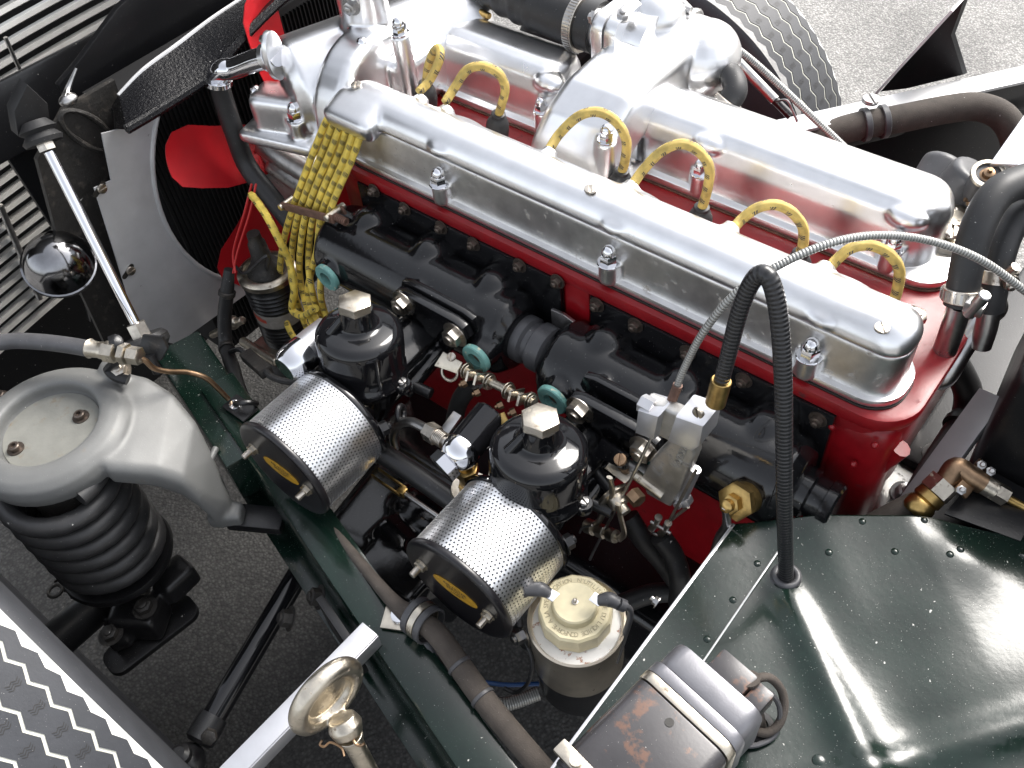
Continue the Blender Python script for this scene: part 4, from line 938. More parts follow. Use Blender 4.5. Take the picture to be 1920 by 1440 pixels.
# ================================================================ throttle cable bracket (right of the rear carburettor)
t = thing('cable_bracket', 'cast alloy cable bracket with a raised part number right of the rear carburettor', 'cable bracket', P(1270,925,y=44))
g = G(); YB = 44.6
def hp(l): return [(P(a,b,y=YB).x, P(a,b,y=YB).z) for a, b in l]
g.ext(hp([(1212,765), (1222,735), (1300,765), (1330,750), (1352,770), (1338,800), (1310,805), (1318,838), (1290,905), (1270,935), (1225,910), (1215,880), (1238,840), (1268,810), (1228,790)]), V(0,YB,0), X, Z, -0.1, 1.3, 0.25)
g.cast('arm', 'cast_alloy', t, 0.16, 4)
g = G(); g.ext(hp([(1305,735), (1357,752), (1349,790), (1335,800), (1288,782)]), V(0,YB-1.6,0), X, Z, -1.4, 1.6, 0.25); g.obj('sheath_socket', 'bright_strip', t)
g = G(); g.ext(hp([(1222,738), (1262,750), (1252,795), (1216,782)]), V(0,YB-1.0,0), X, Z, -1.3, 1.3, 0.35); g.obj('cable_stop', 'bright_strip', t)
g = G(); p = P(1214,760,y=YB-1.3); g.hexn(p+V(0.6,0,0), -X, 0.85, 1.3, Z); g.obj('stop_hexagon', 'bright_strip', t)
g = G(); g.screw(P(1311,772,y=YB-3.1), -Y, 0.5, 0.3, V(1,0,0.3)); g.obj('slotted_screw', 'plated_steel', t)
g = G(); g.screw(P(1277,773,y=YB-0.2)+V(0,-0.2,0), V(0.1,-1,0.2), 0.5, 0.3, V(1,0,-0.8)); g.obj('slotted_screw', 'plated_steel', t)
q0, q1 = P(1277,860,y=YB-0.2), P(1296,808,y=YB-0.2); dv = (q1-q0).normalized(); nv = V(0,-1,0)
g = G(); g.text('570624', 1.0, (q0+q1)/2+V(0.25,-1.25,0), dv, nv.cross(dv), 0.06); g.obj('part_number', 'cast_alloy', t)
g = G(); p = P(1240,905,y=YB); g.cyl(p+V(-2.6,-0.3,0.2), p+V(1.0,-0.3,0.2), 1.0, 18, 0.15); g.cyl(p+V(-3.8,-0.3,0.2), p+V(-2.4,-0.3,0.2), 0.65, 14); g.obj('pivot_boss', 'cast_alloy', t)
g = G(); g.cyl(P(1262,912,y=YB)+V(0.2,-0.8,0), P(1262,912,y=YB)+V(0.2,-1.0,0), 0.2, 10); g.obj('oil_hole', 'print_black', t)
g = G(); p = P(1278,938,y=YB-0.6); g.lathe(p+V(0,0.6,0), -Y, [(0.95,0), (0.95,0.8), (0.6,0.95), (0.4,1.1), (0.4,1.5), (0,1.5)], 20); g.cyl(p, P(1305,880,y=YB), 0.5, 12); g.obj('ball_joint', 'bright_strip', t)
g = G(); g.cyl(P(1290,950,y=YB-0.8), P(1245,985,y=YB-1.2), 0.18, 8); g.tube([P(1307,878,y=YB-1.0), P(1277,935,y=YB-1.8), P(1248,990,y=YB-2.0)], 0.16, 8); g.obj('link_rod', 'plated_steel', t)
for dx in (-0.55, 0.55):
    g = G(); p = P(1243,985,y=YB-2.0)+V(dx,0,0); g.tube([p+V(0,0,1.0), p+V(-0.2,0,-0.4), p+V(-0.7,0,-1.8)], [0.4,0.28,0.42], 10); g.obj('clevis', 'plated_steel', t)
g = G(); p = P(1243,1000,y=YB-2.0); g.cyl(p+V(-1.2,-0.1,-0.9), p+V(1.1,-0.1,-0.5), 0.2, 8); g.cyl(p+V(-1.4,-0.1,1.0), p+V(0.9,-0.1,1.0), 0.22, 8); g.obj('clevis_pin', 'steel', t)

t = thing('choke_lever', 'brassy steel choke lever with wire clamp hanging below the rear carburettor flange', 'lever', P(1140,1000,y=41))
YC = 41.2; c = P(1148,925,y=YC)
g = G(); g.cyl(c+V(-3.2,1.2,0.6), c+V(0.2,0,0), 0.62, 14); g.obj('pivot_shaft', 'black_satin', t)
g = G(); g.lathe(c, V(0.9,-0.35,-0.2), [(1.6,0), (1.7,0.15), (1.7,0.4), (1.0,0.5), (0.95,1.5), (0.6,1.6), (0.6,2.4)], 24); g.obj('pulley', 'old_nickel', t)
g = G(); g.hexn(P(1185,925,y=YC-0.3), V(0.9,-0.3,0), 0.8, 1.2, Z); g.obj('pulley_nut', 'copper_fitting', t)
for k, pts in enumerate(([(1143,895), (1148,920), (1140,940), (1128,968), (1118,985)], [(1158,945), (1165,975), (1170,1000), (1160,1012)])):
    g = G(); g.tube([P(a,b,y=YC-0.8-0.4*k) for a, b in pts], 0.34, 10, sq=0.6); g.obj('lever_arm', 'old_nickel', t)
g = G(); a0, a1 = P(1100,985,y=YC-0.8), P(1170,1012,y=YC-1.2); dd = (a1-a0).normalized(); L_ = (a1-a0).length
g.lathe(a0, dd, [(0.35,0), (0.8,0.1), (0.8,1.2), (0.45,1.3), (0.45,1.7)], 16); g.hexn(a0+dd*1.8, dd, 0.75, 1.1, Z); g.lathe(a0+dd*2.9, dd, [(0.4,0), (0.4,0.5), (0.72,0.6), (0.72,1.5), (0.3,1.6), (0.3,2.2), (0,2.4)], 16); g.obj('wire_clamp', 'old_nickel', t)
g = G(); g.tube([P(1110,985,y=YC-1.6), P(1092,990,y=YC-1.6), P(1087,999,y=YC-1.6)], 0.12, 6); g.obj('split_pin', 'steel', t)
t = thing('adjuster_lug', 'rusty slotted idle screw in a black lug beside the teal ring', 'screw', P(1150,890,y=42.5))
c = P(1168,868,y=43); g = G(); g.ext([(-1.8,-0.9), (1.6,-0.6), (1.4,0.9), (-1.8,1.0)], c+V(-1.0,0,0.3), X, V(0,0.6,0.8), -0.4, 0.4, 0.1); g.obj('lug', 'black_casting', t)
g = G(); g.screw(c+V(0,-0.4,0.9), V(0,-0.35,0.9), 0.62, 0.45, V(1,0.5,0)); g.obj('screw_head', 'copper_fitting', t)
g = G(); 
for k in range(7): g.ring(c+V(0.0,-0.1,-0.5)+V(0,0.08,-0.2)*k*0.9, V(0,-0.35,0.9), 0.42, 0.2, 0.1, 14, 0.02)
g.cyl(c+V(0,-0.3,0.8), c+V(0,0.6,-2.0), 0.28, 10); g.obj('spring', 'copper_fitting', t)
g = G(); g.ext([(-1.4,0), (1.2,-0.3), (1.6,1.0), (0.6,1.5), (-1.2,1.2)], c+V(-0.6,-0.1,-2.6), X, V(0,0.9,0.4), 0, 0.3, 0.08); g.cyl(c+V(1.2,0.4,-1.4), c+V(4.4,0.4,-2.2), 0.55, 12); g.obj('stop_plate', 'old_nickel', t)

# ================================================================ cables
t = thing('choke_cable', 'thin grey spiral steel cable curving over the rear of the covers', 'cable', P(1265,745,y=45))
q = [P(1266,735,y=45.0), P(1283,690,y=45.5), P(1322,618,y=46.5), P(1385,545,y=48.5), P(1465,495,y=51), P(1560,455,y=54), P(1650,441,y=57), P(1745,452,y=60), P(1840,488,y=62), P(1935,555,y=64)]
g = G(); g.tube(q, 0.33, 10, 14); g.obj('sheath', 'steel_spiral', t)
g = G(); g.cyl(P(1259,752,y=44.7), q[0]+(q[1]-q[0])*0.3, 0.44, 12); g.obj('ferrule', 'rusty_steel', t)
g = G(); g.tube([P(1237,788,y=43.4), P(1180,905,y=41.5), P(1120,1020,y=40), P(1106,1049,y=39.6)], 0.16, 8); g.obj('inner_wire', 'steel', t)
t = thing('throttle_cable', 'thick black ribbed cable arching from the bracket down into the green panel', 'cable', P(1475,1085,z=-9.4))
q = [P(1345,742,y=43.4), P(1362,680,y=44.0), P(1385,590,y=44.8), P(1408,532,y=45.3), P(1430,513,y=45.5), P(1448,535,y=45.4), P(1461,600,y=45.0), P(1468,700,y=44.2), P(1470,820,y=43.2), P(1471,950,y=42.2), P(1474,1090,z=-10.2)]
g = G(); g.tube(q, [0.62,0.62,0.66,0.66,0.68,0.68,0.68,0.68,0.67,0.66,0.66], 16, 14); g.obj('sheath', 'black_spiral', t)
g = G(); d = (q[1]-q[0]).normalized(); g.cyl(q[0]-d*0.9, q[0]+d*1.7, 0.82, 18, 0.06); g.obj('ferrule', 'brass', t)
g = G(); p = P(1474,1082,z=-9.9); g.torus(p+V(0,0,0.2), Z, 1.0, 0.34, 28, 10); g.lathe(p+V(0,0,-0.4), Z, [(1.45,0), (1.4,0.35), (1.0,0.6)], 28); g.obj('grommet', 'grey_rubber', t)

for pts, lab in (([(1178,968,-17), (1205,1010,-19), (1240,1050,-22), (1265,1085,-25)], 'black hose passing right behind the choke lever wire clamp'), ([(1238,1005,-16), (1262,1040,-18), (1275,1085,-20), (1272,1130,-24)], 'black hose dropping from the cable clevis beside the green panel edge'), ([(1255,1110,-27), (1215,1115,-27), (1160,1135,-27)], 'dark horizontal hose behind the reservoir cap')):
    g = G(); g.tube([P(a,b,z=c) for a, b, c in pts], 1.1, 16, 8); solo(g, 'coolant_hose', 'rubber', lab, 'hose', P(*pts[-1][:2],z=pts[-1][2]), 'black hoses beside the reservoir')
# ================================================================ ignition leads
LB = [
 [(786,172,61.6), (806,150,63.6), (824,112,64.6), (823,92,65.4), (814,96,66.0), (803,125,66.2), (798,160,66.2)],
 [(835,192,61.6), (852,165,63.4), (875,132,64.2), (905,124,65.0), (935,138,65.7), (947,165,66.2), (941,195,66.4), (934,218,66.4)],
 [(1030,280,61.6), (1050,250,63.4), (1085,218,64.2), (1122,210,65.0), (1155,228,65.7), (1174,262,66.2), (1172,300,66.4), (1165,325,66.4)],
 [(1184,350,61.6), (1205,320,63.4), (1238,286,64.2), (1275,270,65.0), (1308,282,65.7), (1330,315,66.2), (1325,360,66.4), (1315,393,66.4)],
 [(1370,435,61.6), (1390,412,63.4), (1420,390,64.2), (1455,384,65.0), (1485,398,65.7), (1505,425,66.2), (1506,455,66.4), (1500,478,66.4)],
 [(1546,515,61.6), (1566,490,63.4), (1595,466,64.2), (1630,460,65.0), (1665,474,65.7), (1686,505,66.2), (1682,545,66.4), (1672,574,66.4)]]
TXT = ['ignition lead loop nearest the filler neck, partly hidden by the front cover nut', 'yellow ignition lead loop second from the fan end, beside the front cover nut', 'yellow ignition lead loop just behind the bridge pipe foot',
 'yellow ignition lead loop fourth from the fan end, in front of a cover nut', 'yellow ignition lead loop second from the rear end', 'yellow ignition lead loop at the rear end, next to the head bolt']
for pts, lab in zip(LB, TXT):
    q = [P(a,b,y=c) for a, b, c in pts]
    t = thing('ignition_lead', lab, 'ignition lead', V(q[-1].x, q[-1].y, 0), 'plug leads')
    g = G(); g.tube(q, 0.51, 12, 8); g.obj('lead', 'aged_braid', t)
    e = q[-1]; d = (q[-1]-q[-2]).normalized(); d = (d+V(0,0,-1.2)).normalized()
    g = G(); g.lathe(e-d*0.4, d, [(0.6,-0.1), (0.8,0), (0.85,0.3), (0.72,0.45), (1.05,0.8), (1.3,1.4), (1.35,2.2), (1.3,4.0), (0,4.0)], 24); g.obj('plug_boot', 'rubber', t)
# bundle coming out of the trough
TOP = [(617,219), (630,222), (643,225), (656,229), (669,233), (682,238)]
M1 = [(594,270), (608,276), (621,282), (635,287), (649,291), (662,293)]
CL = [(551,385), (564,388), (577,391), (591,395), (604,398), (617,401)]
M2 = [(530,462), (548,464), (563,468), (579,470), (594,470), (609,470)]
M3 = [(525,535), (548,530), (564,530), (583,535), (577,545), (601,540)]
EN = [(540,612), (574,612), (585,604), (604,606), (592,596), (610,588)]
E2 = [(572,660), (600,660), (615,660), (628,660), (634,650), (640,650)]
names = ['leftmost', 'second', 'third', 'fourth', 'fifth', 'rightmost']
for i in range(6):
    dy = (0.0,0.35,-0.1,0.4,0.0,0.3)[i]
    q = [P(*TOP[i],z=6.8)+V(0.3,1.5,0.3), P(*TOP[i],z=6.0), P(*M1[i],y=53.6+dy), P(*CL[i],y=50.2), P(*M2[i],y=49.0+dy*2), P(*M3[i],y=47.6-dy*2), P(*EN[i],y=45.6+dy*3), P(*E2[i],y=44.2)]
    g = G(); g.tube(q, 0.43, 12, 8)
    solo(g, 'ignition_lead', 'yellow_braid', names[i] + ' yellow braided lead of the bundle falling from the lead trough', 'ignition lead', q[-1], 'bundled leads')
q = [P(471,366,y=48.5), P(478,373,y=48.2), P(500,405,y=47.6), P(522,447,y=47.2), P(542,490,y=47.4), P(552,540,y=46.2), P(548,580,y=45.4), P(568,592,y=45), P(592,578,y=45.2)]
g = G(); g.tube(q, 0.50, 12, 8); solo(g, 'ignition_lead', 'yellow_braid', 'single yellow braided lead rising out of the ribbed coil cap', 'ignition lead', q[0])
t = thing('lead_clamp', 'brown fibre clamp bar with two screws across the yellow lead bundle', 'clamp', P(585,400,y=49))
a0, a1 = P(530,386,y=49.2), P(616,407,y=49.2)
for dy in (0, 1.9):
    g = G(); g.bar(a0+V(0,dy,0), a1+V(0.8,dy,0), 0.35, 1.1, Z, 0.1); g.obj('bar', 'rusty_steel', t)
for p in (a0, a1):
    g = G(); g.cyl(p+V(0,-0.5,0), p+V(0,2.6,0), 0.45, 14, 0.08); g.obj('screw', 'old_nickel', t)
g = G()
for k in range(7): g.ring(a1+V(0.5+0.28*k,0.6,-0.1), X, 0.5, 0.2, 0.18, 16, 0.04)
g.obj('threaded_end', 'rusty_steel', t)

# ---- ribbed coil
t = thing('ignition_coil', 'black ribbed ignition coil with orange and grey label left of the yellow leads', 'ignition coil', P(560,650,y=46))
c1 = P(497,500,y=47.5); c0 = V(c1.x+0.3, c1.y-0.4, c1.z-15.5); ax = (c1-c0).normalized(); R = 3.55
g = G(); pr = [(0,0), (R,0)]
H = (c1-c0).length
for k in range(9): h = 1.0+0.62*k; pr += [(R,h-0.2), (R+0.18,h), (R,h+0.2)]
pr += [(R,6.9), (R,9.4)]
for k in range(5): h = 9.9+0.72*k; pr += [(R,h-0.25), (R+0.22,h), (R,h+0.25)]
pr += [(R,H-1.4), (0,H-1.4)]
g.lathe(c0, ax, pr, 40); g.obj('ribbed_case', 'black_satin', t, 70)
g = G(); g.lathe(c0+ax*6.95, ax, [(R+0.06,0), (R+0.06,2.3)], 40); g.obj('label_band', 'grey_label', t)
g = G(); secs = []
for k in range(9):
    a = -2.35 + k*0.14; n_ = V(math.cos(a), math.sin(a), 0)*(R+0.1); b_ = c0+ax*8.1+n_; secs.append([b_, b_+ax*(0.9 if k < 7 else 0.6)])
g.loft(secs, closed=False, caps=False); g.obj('orange_label', 'red_label', t)
g = G(); g.lathe(c0+ax*(H-1.5), ax, [(R,0), (R+0.5,0.15), (R+0.5,0.9), (R+0.2,1.2), (R-0.3,1.3), (R-0.4,0.9), (0,0.9)], 40); g.obj('crimped_rim', 'old_nickel', t)
g = G(); g.lathe(c0+ax*(H-0.8), ax, [(2.7,0), (2.6,0.5), (1.9,1.5), (1.35,2.6), (1.2,5.0), (0.95,5.3), (0.9,6.6), (0,6.6)], 28); g.obj('bakelite_tower', 'grimy_black', t)
g = G(); g.lathe(c0-ax*1.5, ax, [(0,-2), (4.6,-2), (5.2,0.2), (4.2,1.4), (0,1.5)], 28); g.obj('base_mount', 'grimy_black', t)
g = G(); g.tube([c0+ax*(H+1.0)+V(1.6,-0.8,0), P(500,480,y=44.5), P(460,512,y=44), P(442,500,y=44.5)], 0.22, 8); g.obj('low_tension_wire', 'rubber', t)

# ================================================================ near side: chassis rail, suspension, reservoir
r0, r1 = P(405,712,z=-20), P(952,1494,z=-20); rd = (r1-r0).normalized(); rs = rd.cross(Z)
t = thing('chassis_rail', 'dark green chassis rail running diagonally under the drum filters', 'chassis rail', (r0+r1)/2+V(0,0,-9))
g = G(); g.bar(r0+V(0,0,-6), r1+V(0,0,-6), 4.5, 12.0, Z, 0.35); g.obj('box_section', 'green_enamel', t)
g = G(); g.bar(P(330,640,z=-20.6)+V(0,0,-3.5), P(470,850,z=-20.6)+V(0,0,-3.5), 6.4, 7, Z, 0.3); g.obj('front_gusset', 'green_enamel', t)
g = G(); g.bar(r0+rs*3.2+V(0,0,-11.6), r1+rs*3.2+V(0,0,-11.6), 2.6, 0.25, Z, 0.05); g.obj('lower_lip', 'green_enamel', t)
g = G(); g.bar(P(640,1080,z=-21)+rs*3.0+V(0,0,-5), P(700,1165,z=-21)+rs*3+V(0,0,-5), 0.9, 8, Z, 0.1); g.obj('gusset', 'black_satin', t)
for px, py in ((600,1120), (545,1160)):
    g = G(); hexbolt(g, P(px,py,z=-28), V(-0.5,-0.6,0.6), 1.0, 1.1); g.obj('gusset_bolt', 'grimy_black', t)

t = thing('alloy_strip', 'flat bright alloy angle strip lying across the foreground beside the ring handle', 'metal strip', P(560,1310,z=-19))
a0, a1 = P(694,1179,z=-17.8), P(425,1455,z=-17.8); d = (a1-a0).normalized(); sd_ = d.cross(Z)
g = G(); g.bar(a0, a1, 2.1, 0.22, Z, 0.05); g.obj('top_face', 'bright_strip', t)
g = G(); g.bar(a0+sd_*(-1.05)+V(0,0,-1.1), a1+sd_*(-1.05)+V(0,0,-1.1), 0.2, 2.0, Z, 0.04); g.obj('side_face', 'bright_strip', t)

t = thing('ring_handle', 'tarnished nickel ring handle on a wired stem, bottom foreground', 'handle', P(690,1450,z=-20))
c = P(612,1305,z=-11); nrm = (CX*0.74+CY*0.50-CZ*0.52).normalized()
g = G(); g.torus(c, nrm, 2.75, 0.88, 40, 16, 1.12, 1.0, CX*0.6-CY*0.8); g.torus(c+nrm*0.15, nrm, 2.85, 0.55, 40, 12, 1.12, 1.0, CX*0.6-CY*0.8)
g.lathe(c, nrm, [(2.2,-0.28), (2.2,0.1), (0,0.1)], 24, CX*0.6-CY*0.8)
k0, k1, k2 = P(640,1345,z=-12.6), P(655,1378,z=-14), P(706,1475,z=-22)
g.tube([k0, (k0+k1)/2, k1], [1.2,1.55,1.25], 20); g.cast('ring', 'old_nickel', t, 0.13, 4)
g = G(); g.tube([k1, k2], 0.9, 18, smooth=False); g.ring(k1, k2-k1, 1.15, 0.8, 0.5, 24); g.obj('stem', 'old_nickel', t)
g = G(); 
g.tube([P(604,1388,z=-13.6), P(600,1396,z=-13.8), P(608,1400,z=-13.8), P(620,1392,z=-13.8), P(640,1402,z=-13.9), P(646,1418,z=-14)], 0.11, 6)
g.tube([P(660,1382,z=-13.4), P(667,1395,z=-13.6), P(676,1398,z=-13.6), P(683,1394,z=-13.4)], 0.13, 6); g.obj('lock_wire', 'copper_fitting', t)

# ---- spring cap casting
D = P(84,790,z=-12)
t = thing('spring_tower', 'silver painted suspension casting capping the near coil spring', 'suspension tower', D+V(0,0,-9))
g = G(); g.lathe(D+V(0,0,-4.6), Z, [(0,0), (7.6,0), (8.9,0.8), (9.25,2.2), (9.0,3.4), (8.2,4.15), (7.0,4.55), (6.1,4.55), (5.75,4.2), (5.65,2.6), (0,2.6)], 56)
SECS = [((222,690),(195,880),-12.9), ((275,702),(240,884),-13.7), ((325,732),(295,890),-15.0), ((368,785),(342,908),-17.0), ((400,850),(375,940),-20.0), ((432,930),(398,975),-24.0), ((444,962),(410,992),-26.5)]
loft_ = []
for k, (ua, ub, zz) in enumerate(SECS):
    a_, b_ = P(*ua,z=zz), P(*ub,z=zz-0.6); m_ = (a_+b_)/2; w_ = (b_-a_).length; dv_ = (b_-a_).normalized()
    dn_ = V(-0.10,-0.02,-1) if k < 2 else V(-0.45,-0.1,-1); dn_ = (dn_-dv_*dn_.dot(dv_)).normalized()
    th_ = 3.4 if k < 4 else 2.4
    loft_.append([m_+dn_*(th_/2)+dv_*u_-dn_*(v_+(0.7*(1-(2*u_/w_)**2) if v_ > 0 else 0)) for u_, v_ in rrect(w_,th_,1.1,5)])
g.loft(loft_)
g.box(P(425,965,z=-26.5), (4.2,2.6,2.2), Matrix.Rotation(0.7,3,'Z'), 0.5); g.ball(P(214,694,z=-12.6), 1.0, (2.2,1.6,1.0))
g.cast('casting', 'silver_paint', t, 0.26, 7)
g = G(); a_ = P(432,968,z=-27.5); g.bar(a_, a_+V(5.5,3.6,-0.6), 3.2, 1.4, Z, 0.3); g.obj('foot_bracket', 'black_satin', t)
g = G(); g.tube([P(367,905,z=-22), P(385,880,z=-20.4), P(405,840,z=-20.2)], 0.4, 10); g.obj('weld_bead', 'silver_paint', t)
g = G(); g.lathe(D+V(0,0,-2.0), Z, [(0,0.3), (5.45,0.3), (5.65,0)], 48); g.obj('cover_plate', 'dusty_plate', t)
for px, py in ((48,745), (152,782), (30,842), (2,745)):
    g = G(); p = P(px,py,z=-13.7); g.lathe(p, Z, [(0.95,0), (0.95,0.12), (0.62,0.14), (0.62,0.65), (0.52,0.75), (0.30,0.75), (0.28,0.4), (0,0.4)], 18); g.obj('socket_bolt', 'dark_nut', t)
# coil spring
t = thing('coil_spring', 'thick black coil spring under the silver suspension casting', 'coil spring', V(D.x,D.y,-38))
pts = []; TN = 6.4; zt, zb = -16.0, -33.5; sx0, sy0 = P(160,968,z=-25.5).x, P(160,968,z=-25.5).y
for k in range(int(TN*24)+1):
    a = 2*PI*k/24; pts.append(V(sx0+5.9*math.cos(a), sy0+5.9*math.sin(a), zt+(zb-zt)*k/(TN*24)))
g = G(); g.tube(pts, 1.12, 14, smooth=False); g.obj('coil', 'spring_black', t)
g = G(); g.lathe(V(sx0,sy0,zb-1.4), Z, [(0,-0.6), (7.0,-0.6), (7.2,0), (7.0,0.6), (0,0.6)], 40); g.obj('lower_seat', 'black_satin', t)
g = G(); g.cyl(V(sx0,sy0,zb), V(sx0,sy0,zt), 3.4, 24); g.obj('damper_tube', 'grimy_black', t)
# lower link and hub carrier
t = thing('lower_link', 'black forged suspension link with bolted plate below the coil spring', 'suspension link', P(240,1180,z=-50))
g = G(); q = P(250,1120,z=-43)
g.cyl(P(90,1215,z=-44), P(215,1105,z=-42), 2.6, 24); g.ball(P(225,1100,z=-42), 4.0); g.box(P(262,1155,z=-42), (6.5,5,5), Matrix.Rotation(0.6,3,'Z'), 1.0, 3)
g.cyl(P(290,1095,z=-41), P(345,1075,z=-41), 2.2, 20); g.cyl(P(205,1195,z=-43), P(240,1180,z=-43), 2.2, 16); g.box(P(330,1085,z=-41), (4,5,4), None, 0.8)
g.cast('forging', 'black_satin', t, 0.34, 5)
g = G(); p = P(285,1190,z=-45); g.ext(rrect(13,4.4,1.6,5), p, (P(345,1150,z=-45)-P(240,1230,z=-45)), Y, -0.5, 0.5, 0.15); g.obj('plate', 'black_satin', t)
for px, py, z_ in ((272,1140,-38.5), (208,1190,-40.5)):
    g = G(); hexbolt(g, P(px,py,z=z_), Z, 1.1, 0.9); g.obj('bolt', 'grimy_black', t)
g = G(); p = P(118,1105,z=-42); g.tube([p+V(-1.5,0,0.5), p+V(-0.5,0.6,1.2), p+V(0.6,0,0.3), p+V(1.6,0.5,1.2), p+V(2.2,0,0)], 0.2, 8); g.torus(p+V(0,-0.8,0.8), Z, 0.9, 0.25, 16, 8); g.obj('wire_clip', 'grimy_black', t)
t = thing('track_rod', 'slim black track rod over the dark ground with a ball joint at its lower end', 'track rod', P(385,1385,z=-46))
a0, a1 = P(560,1075,z=-38), P(388,1365,z=-40)
g = G(); g.cyl(a0, a1, 1.45, 20); g.obj('rod', 'black_enamel', t)
g = G(); d = (a1-a0).normalized(); g.lathe(a1-d*1.5, d, [(1.7,0), (1.8,1.4), (1.8,3.0), (1.3,3.4)], 20); g.ball(a1+d*4.0, 2.1); g.lathe(a1+d*4.0, Z, [(1.2,1.2), (1.2,2.6), (0.7,3.0), (0,3.0)], 16); g.obj('ball_joint', 'black_satin', t)
g = G(); g.hexn(P(394,1378,z=-37), V(0.5,-0.4,0.7), 0.9, 0.9); g.obj('joint_nut', 'grimy_black', t)
g = G(); g.tube([a1+d*4+V(-1,-2,-1), a1+d*7+V(-4,-3,-2), a1+d*10+V(-8,-8,-3)], 2.2, 16); g.obj('steering_arm', 'black_satin', t)

# ---- brake hose and pipe
t = thing('brake_hose', 'grey rubber brake hose with plated union above the silver casting', 'brake hose', P(120,660,z=-12))
q = [P(-260,860,z=-22), P(-150,730,z=-11), P(-60,660,z=-8), P(10,641,z=-8), P(60,640,z=-8), P(120,646,z=-8), P(168,654,z=-8)]
g = G(); g.tube(q, 0.95, 16, 8); g.obj('hose', 'grey_rubber', t)
a0, a1 = P(166,653,z=-8), P(262,668,z=-8); d = (a1-a0).normalized()
g = G(); g.lathe(a0, d, [(1.0,0), (1.15,0.2), (1.0,0.4), (0.9,1.5), (1.0,1.6), (1.0,2.2)], 20); g.obj('crimp', 'old_nickel', t)
g = G(); g.hexn(a0+d*2.2, d, 1.25, 1.5, Z); g.obj('hexagon', 'old_nickel', t)
g = G(); g.hexn(a0+d*4.3, d, 1.25, 0.8, Z); g.hexn(a0+d*5.3, d, 1.05, 1.4, Z); g.obj('union_nut', 'old_nickel', t)
g = G(); g.tube([P(255,667,z=-8), P(272,676,z=-9), P(290,691,z=-10.5), P(320,697,z=-12), P(352,698,z=-13.5), P(385,708,z=-15), P(408,728,z=-17), P(428,748,z=-19)], 0.33, 10, 8); g.obj('rigid_pipe', 'copper_fitting', t)
g = G(); g.tube([P(205,640,z=-7), P(218,636,z=-7), P(222,652,z=-7.6), P(214,680,z=-9.5), P(205,692,z=-11), P(218,705,z=-11.5), P(240,712,z=-11.8)], 0.42, 8, sq=1.6); g.obj('support_bracket', 'black_satin', t)
g = G(); hexbolt(g, P(227,695,z=-11.6), V(0.2,-0.3,0.9), 0.9, 0.8); g.obj('bracket_bolt', 'plated_steel', t)
g = G(); p = P(285,652,z=-12.5); g.ext([(-1.6,-1.4), (1.4,-1.2), (2.0,0.6), (1.2,1.8), (-1.2,1.4)], p, V(0.9,0.4,-0.2), V(-0.1,0.5,0.8), -0.3, 0.3, 0.1); g.cyl(p+V(0.4,-0.8,-0.4), p+V(1.2,-1.2,-2.6), 0.6, 12); g.obj('stay_clip', 'black_satin', t)

# ---- wiring loom near the coil
t = thing('wiring_loom', 'black taped wiring loom dropping past the coil to a clip on the rail', 'wiring loom', P(447,760,z=-20))
q = [P(430,505,y=43.5), P(426,545,y=42), P(421,600,y=40), P(424,650,y=38), P(436,690,y=35.5), P(445,725,y=33.6), P(462,762,y=32), P(490,800,y=31)]
g = G(); g.tube(q, [0.7,0.95,1.0,0.95,1.0,1.05,1.0,0.9], 14, 8); g.obj('loom', 'rubber', t)
for i in (1, 3):
    g = G(); d = (q[i+1]-q[i]).normalized(); g.ring(q[i], d, 1.15, 0.9, 0.8, 20, 0.1); g.obj('tape_band', 'grimy_black', t)
g = G(); a0, a1 = P(462,665,y=36.5), P(500,698,y=34.8); d = (a1-a0).normalized(); g.bar(a0, a1, 1.7, 1.3, Z, 0.2); g.obj('connector', 'grimy_black', t)
g = G(); g.tube([P(432,660,y=37), P(448,655,y=36.8), a0], 0.35, 8); g.tube([a1, P(512,708,y=34.4), P(545,716,y=35), P(590,712,y=36)], 0.42, 8); g.obj('branch_wire', 'rubber', t)
for k in range(2):
    g = G(); g.tube([P(437+4*k,512,y=43.4), P(446-8*k,470,y=45), P(468-10*k,400,y=47.5), P(480-8*k,345,y=49.5)], 0.16, 6); g.obj('red_wire', 'red_wire', t)
g = G(); p = P(445,762,z=-19.7); g.ext([(-1.4,-1.2), (2.6,-1.2), (2.6,1.2), (-1.4,1.2)], p, X, Y, 0, 0.25, 0.05); g.torus(P(461,757,z=-19), V(0.5,-0.6,-0.5), 1.25, 0.35, 20, 8); g.obj('clip', 'black_satin', t)
g = G(); g.screw(P(441,760,z=-19.4), Z, 0.7, 0.35, V(1,0.4,0)); g.obj('clip_screw', 'chrome', t)
t = thing('coil_bracket', 'grubby alloy linkage and nuts below the ribbed coil', 'bracket', P(440,640,y=41))
g = G(); g.cyl(P(398,628,y=42), P(455,600,y=43), 0.6, 12); g.ball(P(436,605,y=42.5), 1.1, seg=14, rings=8); g.hexn(P(432,612,y=42), Z, 1.0, 0.9); g.cyl(P(455,640,y=41), P(520,680,y=40), 0.7, 12); g.box(P(500,655,y=43), (5,3,0.6), None, 0.1); g.cast('lever', 'old_nickel', t, 0.16, 3)

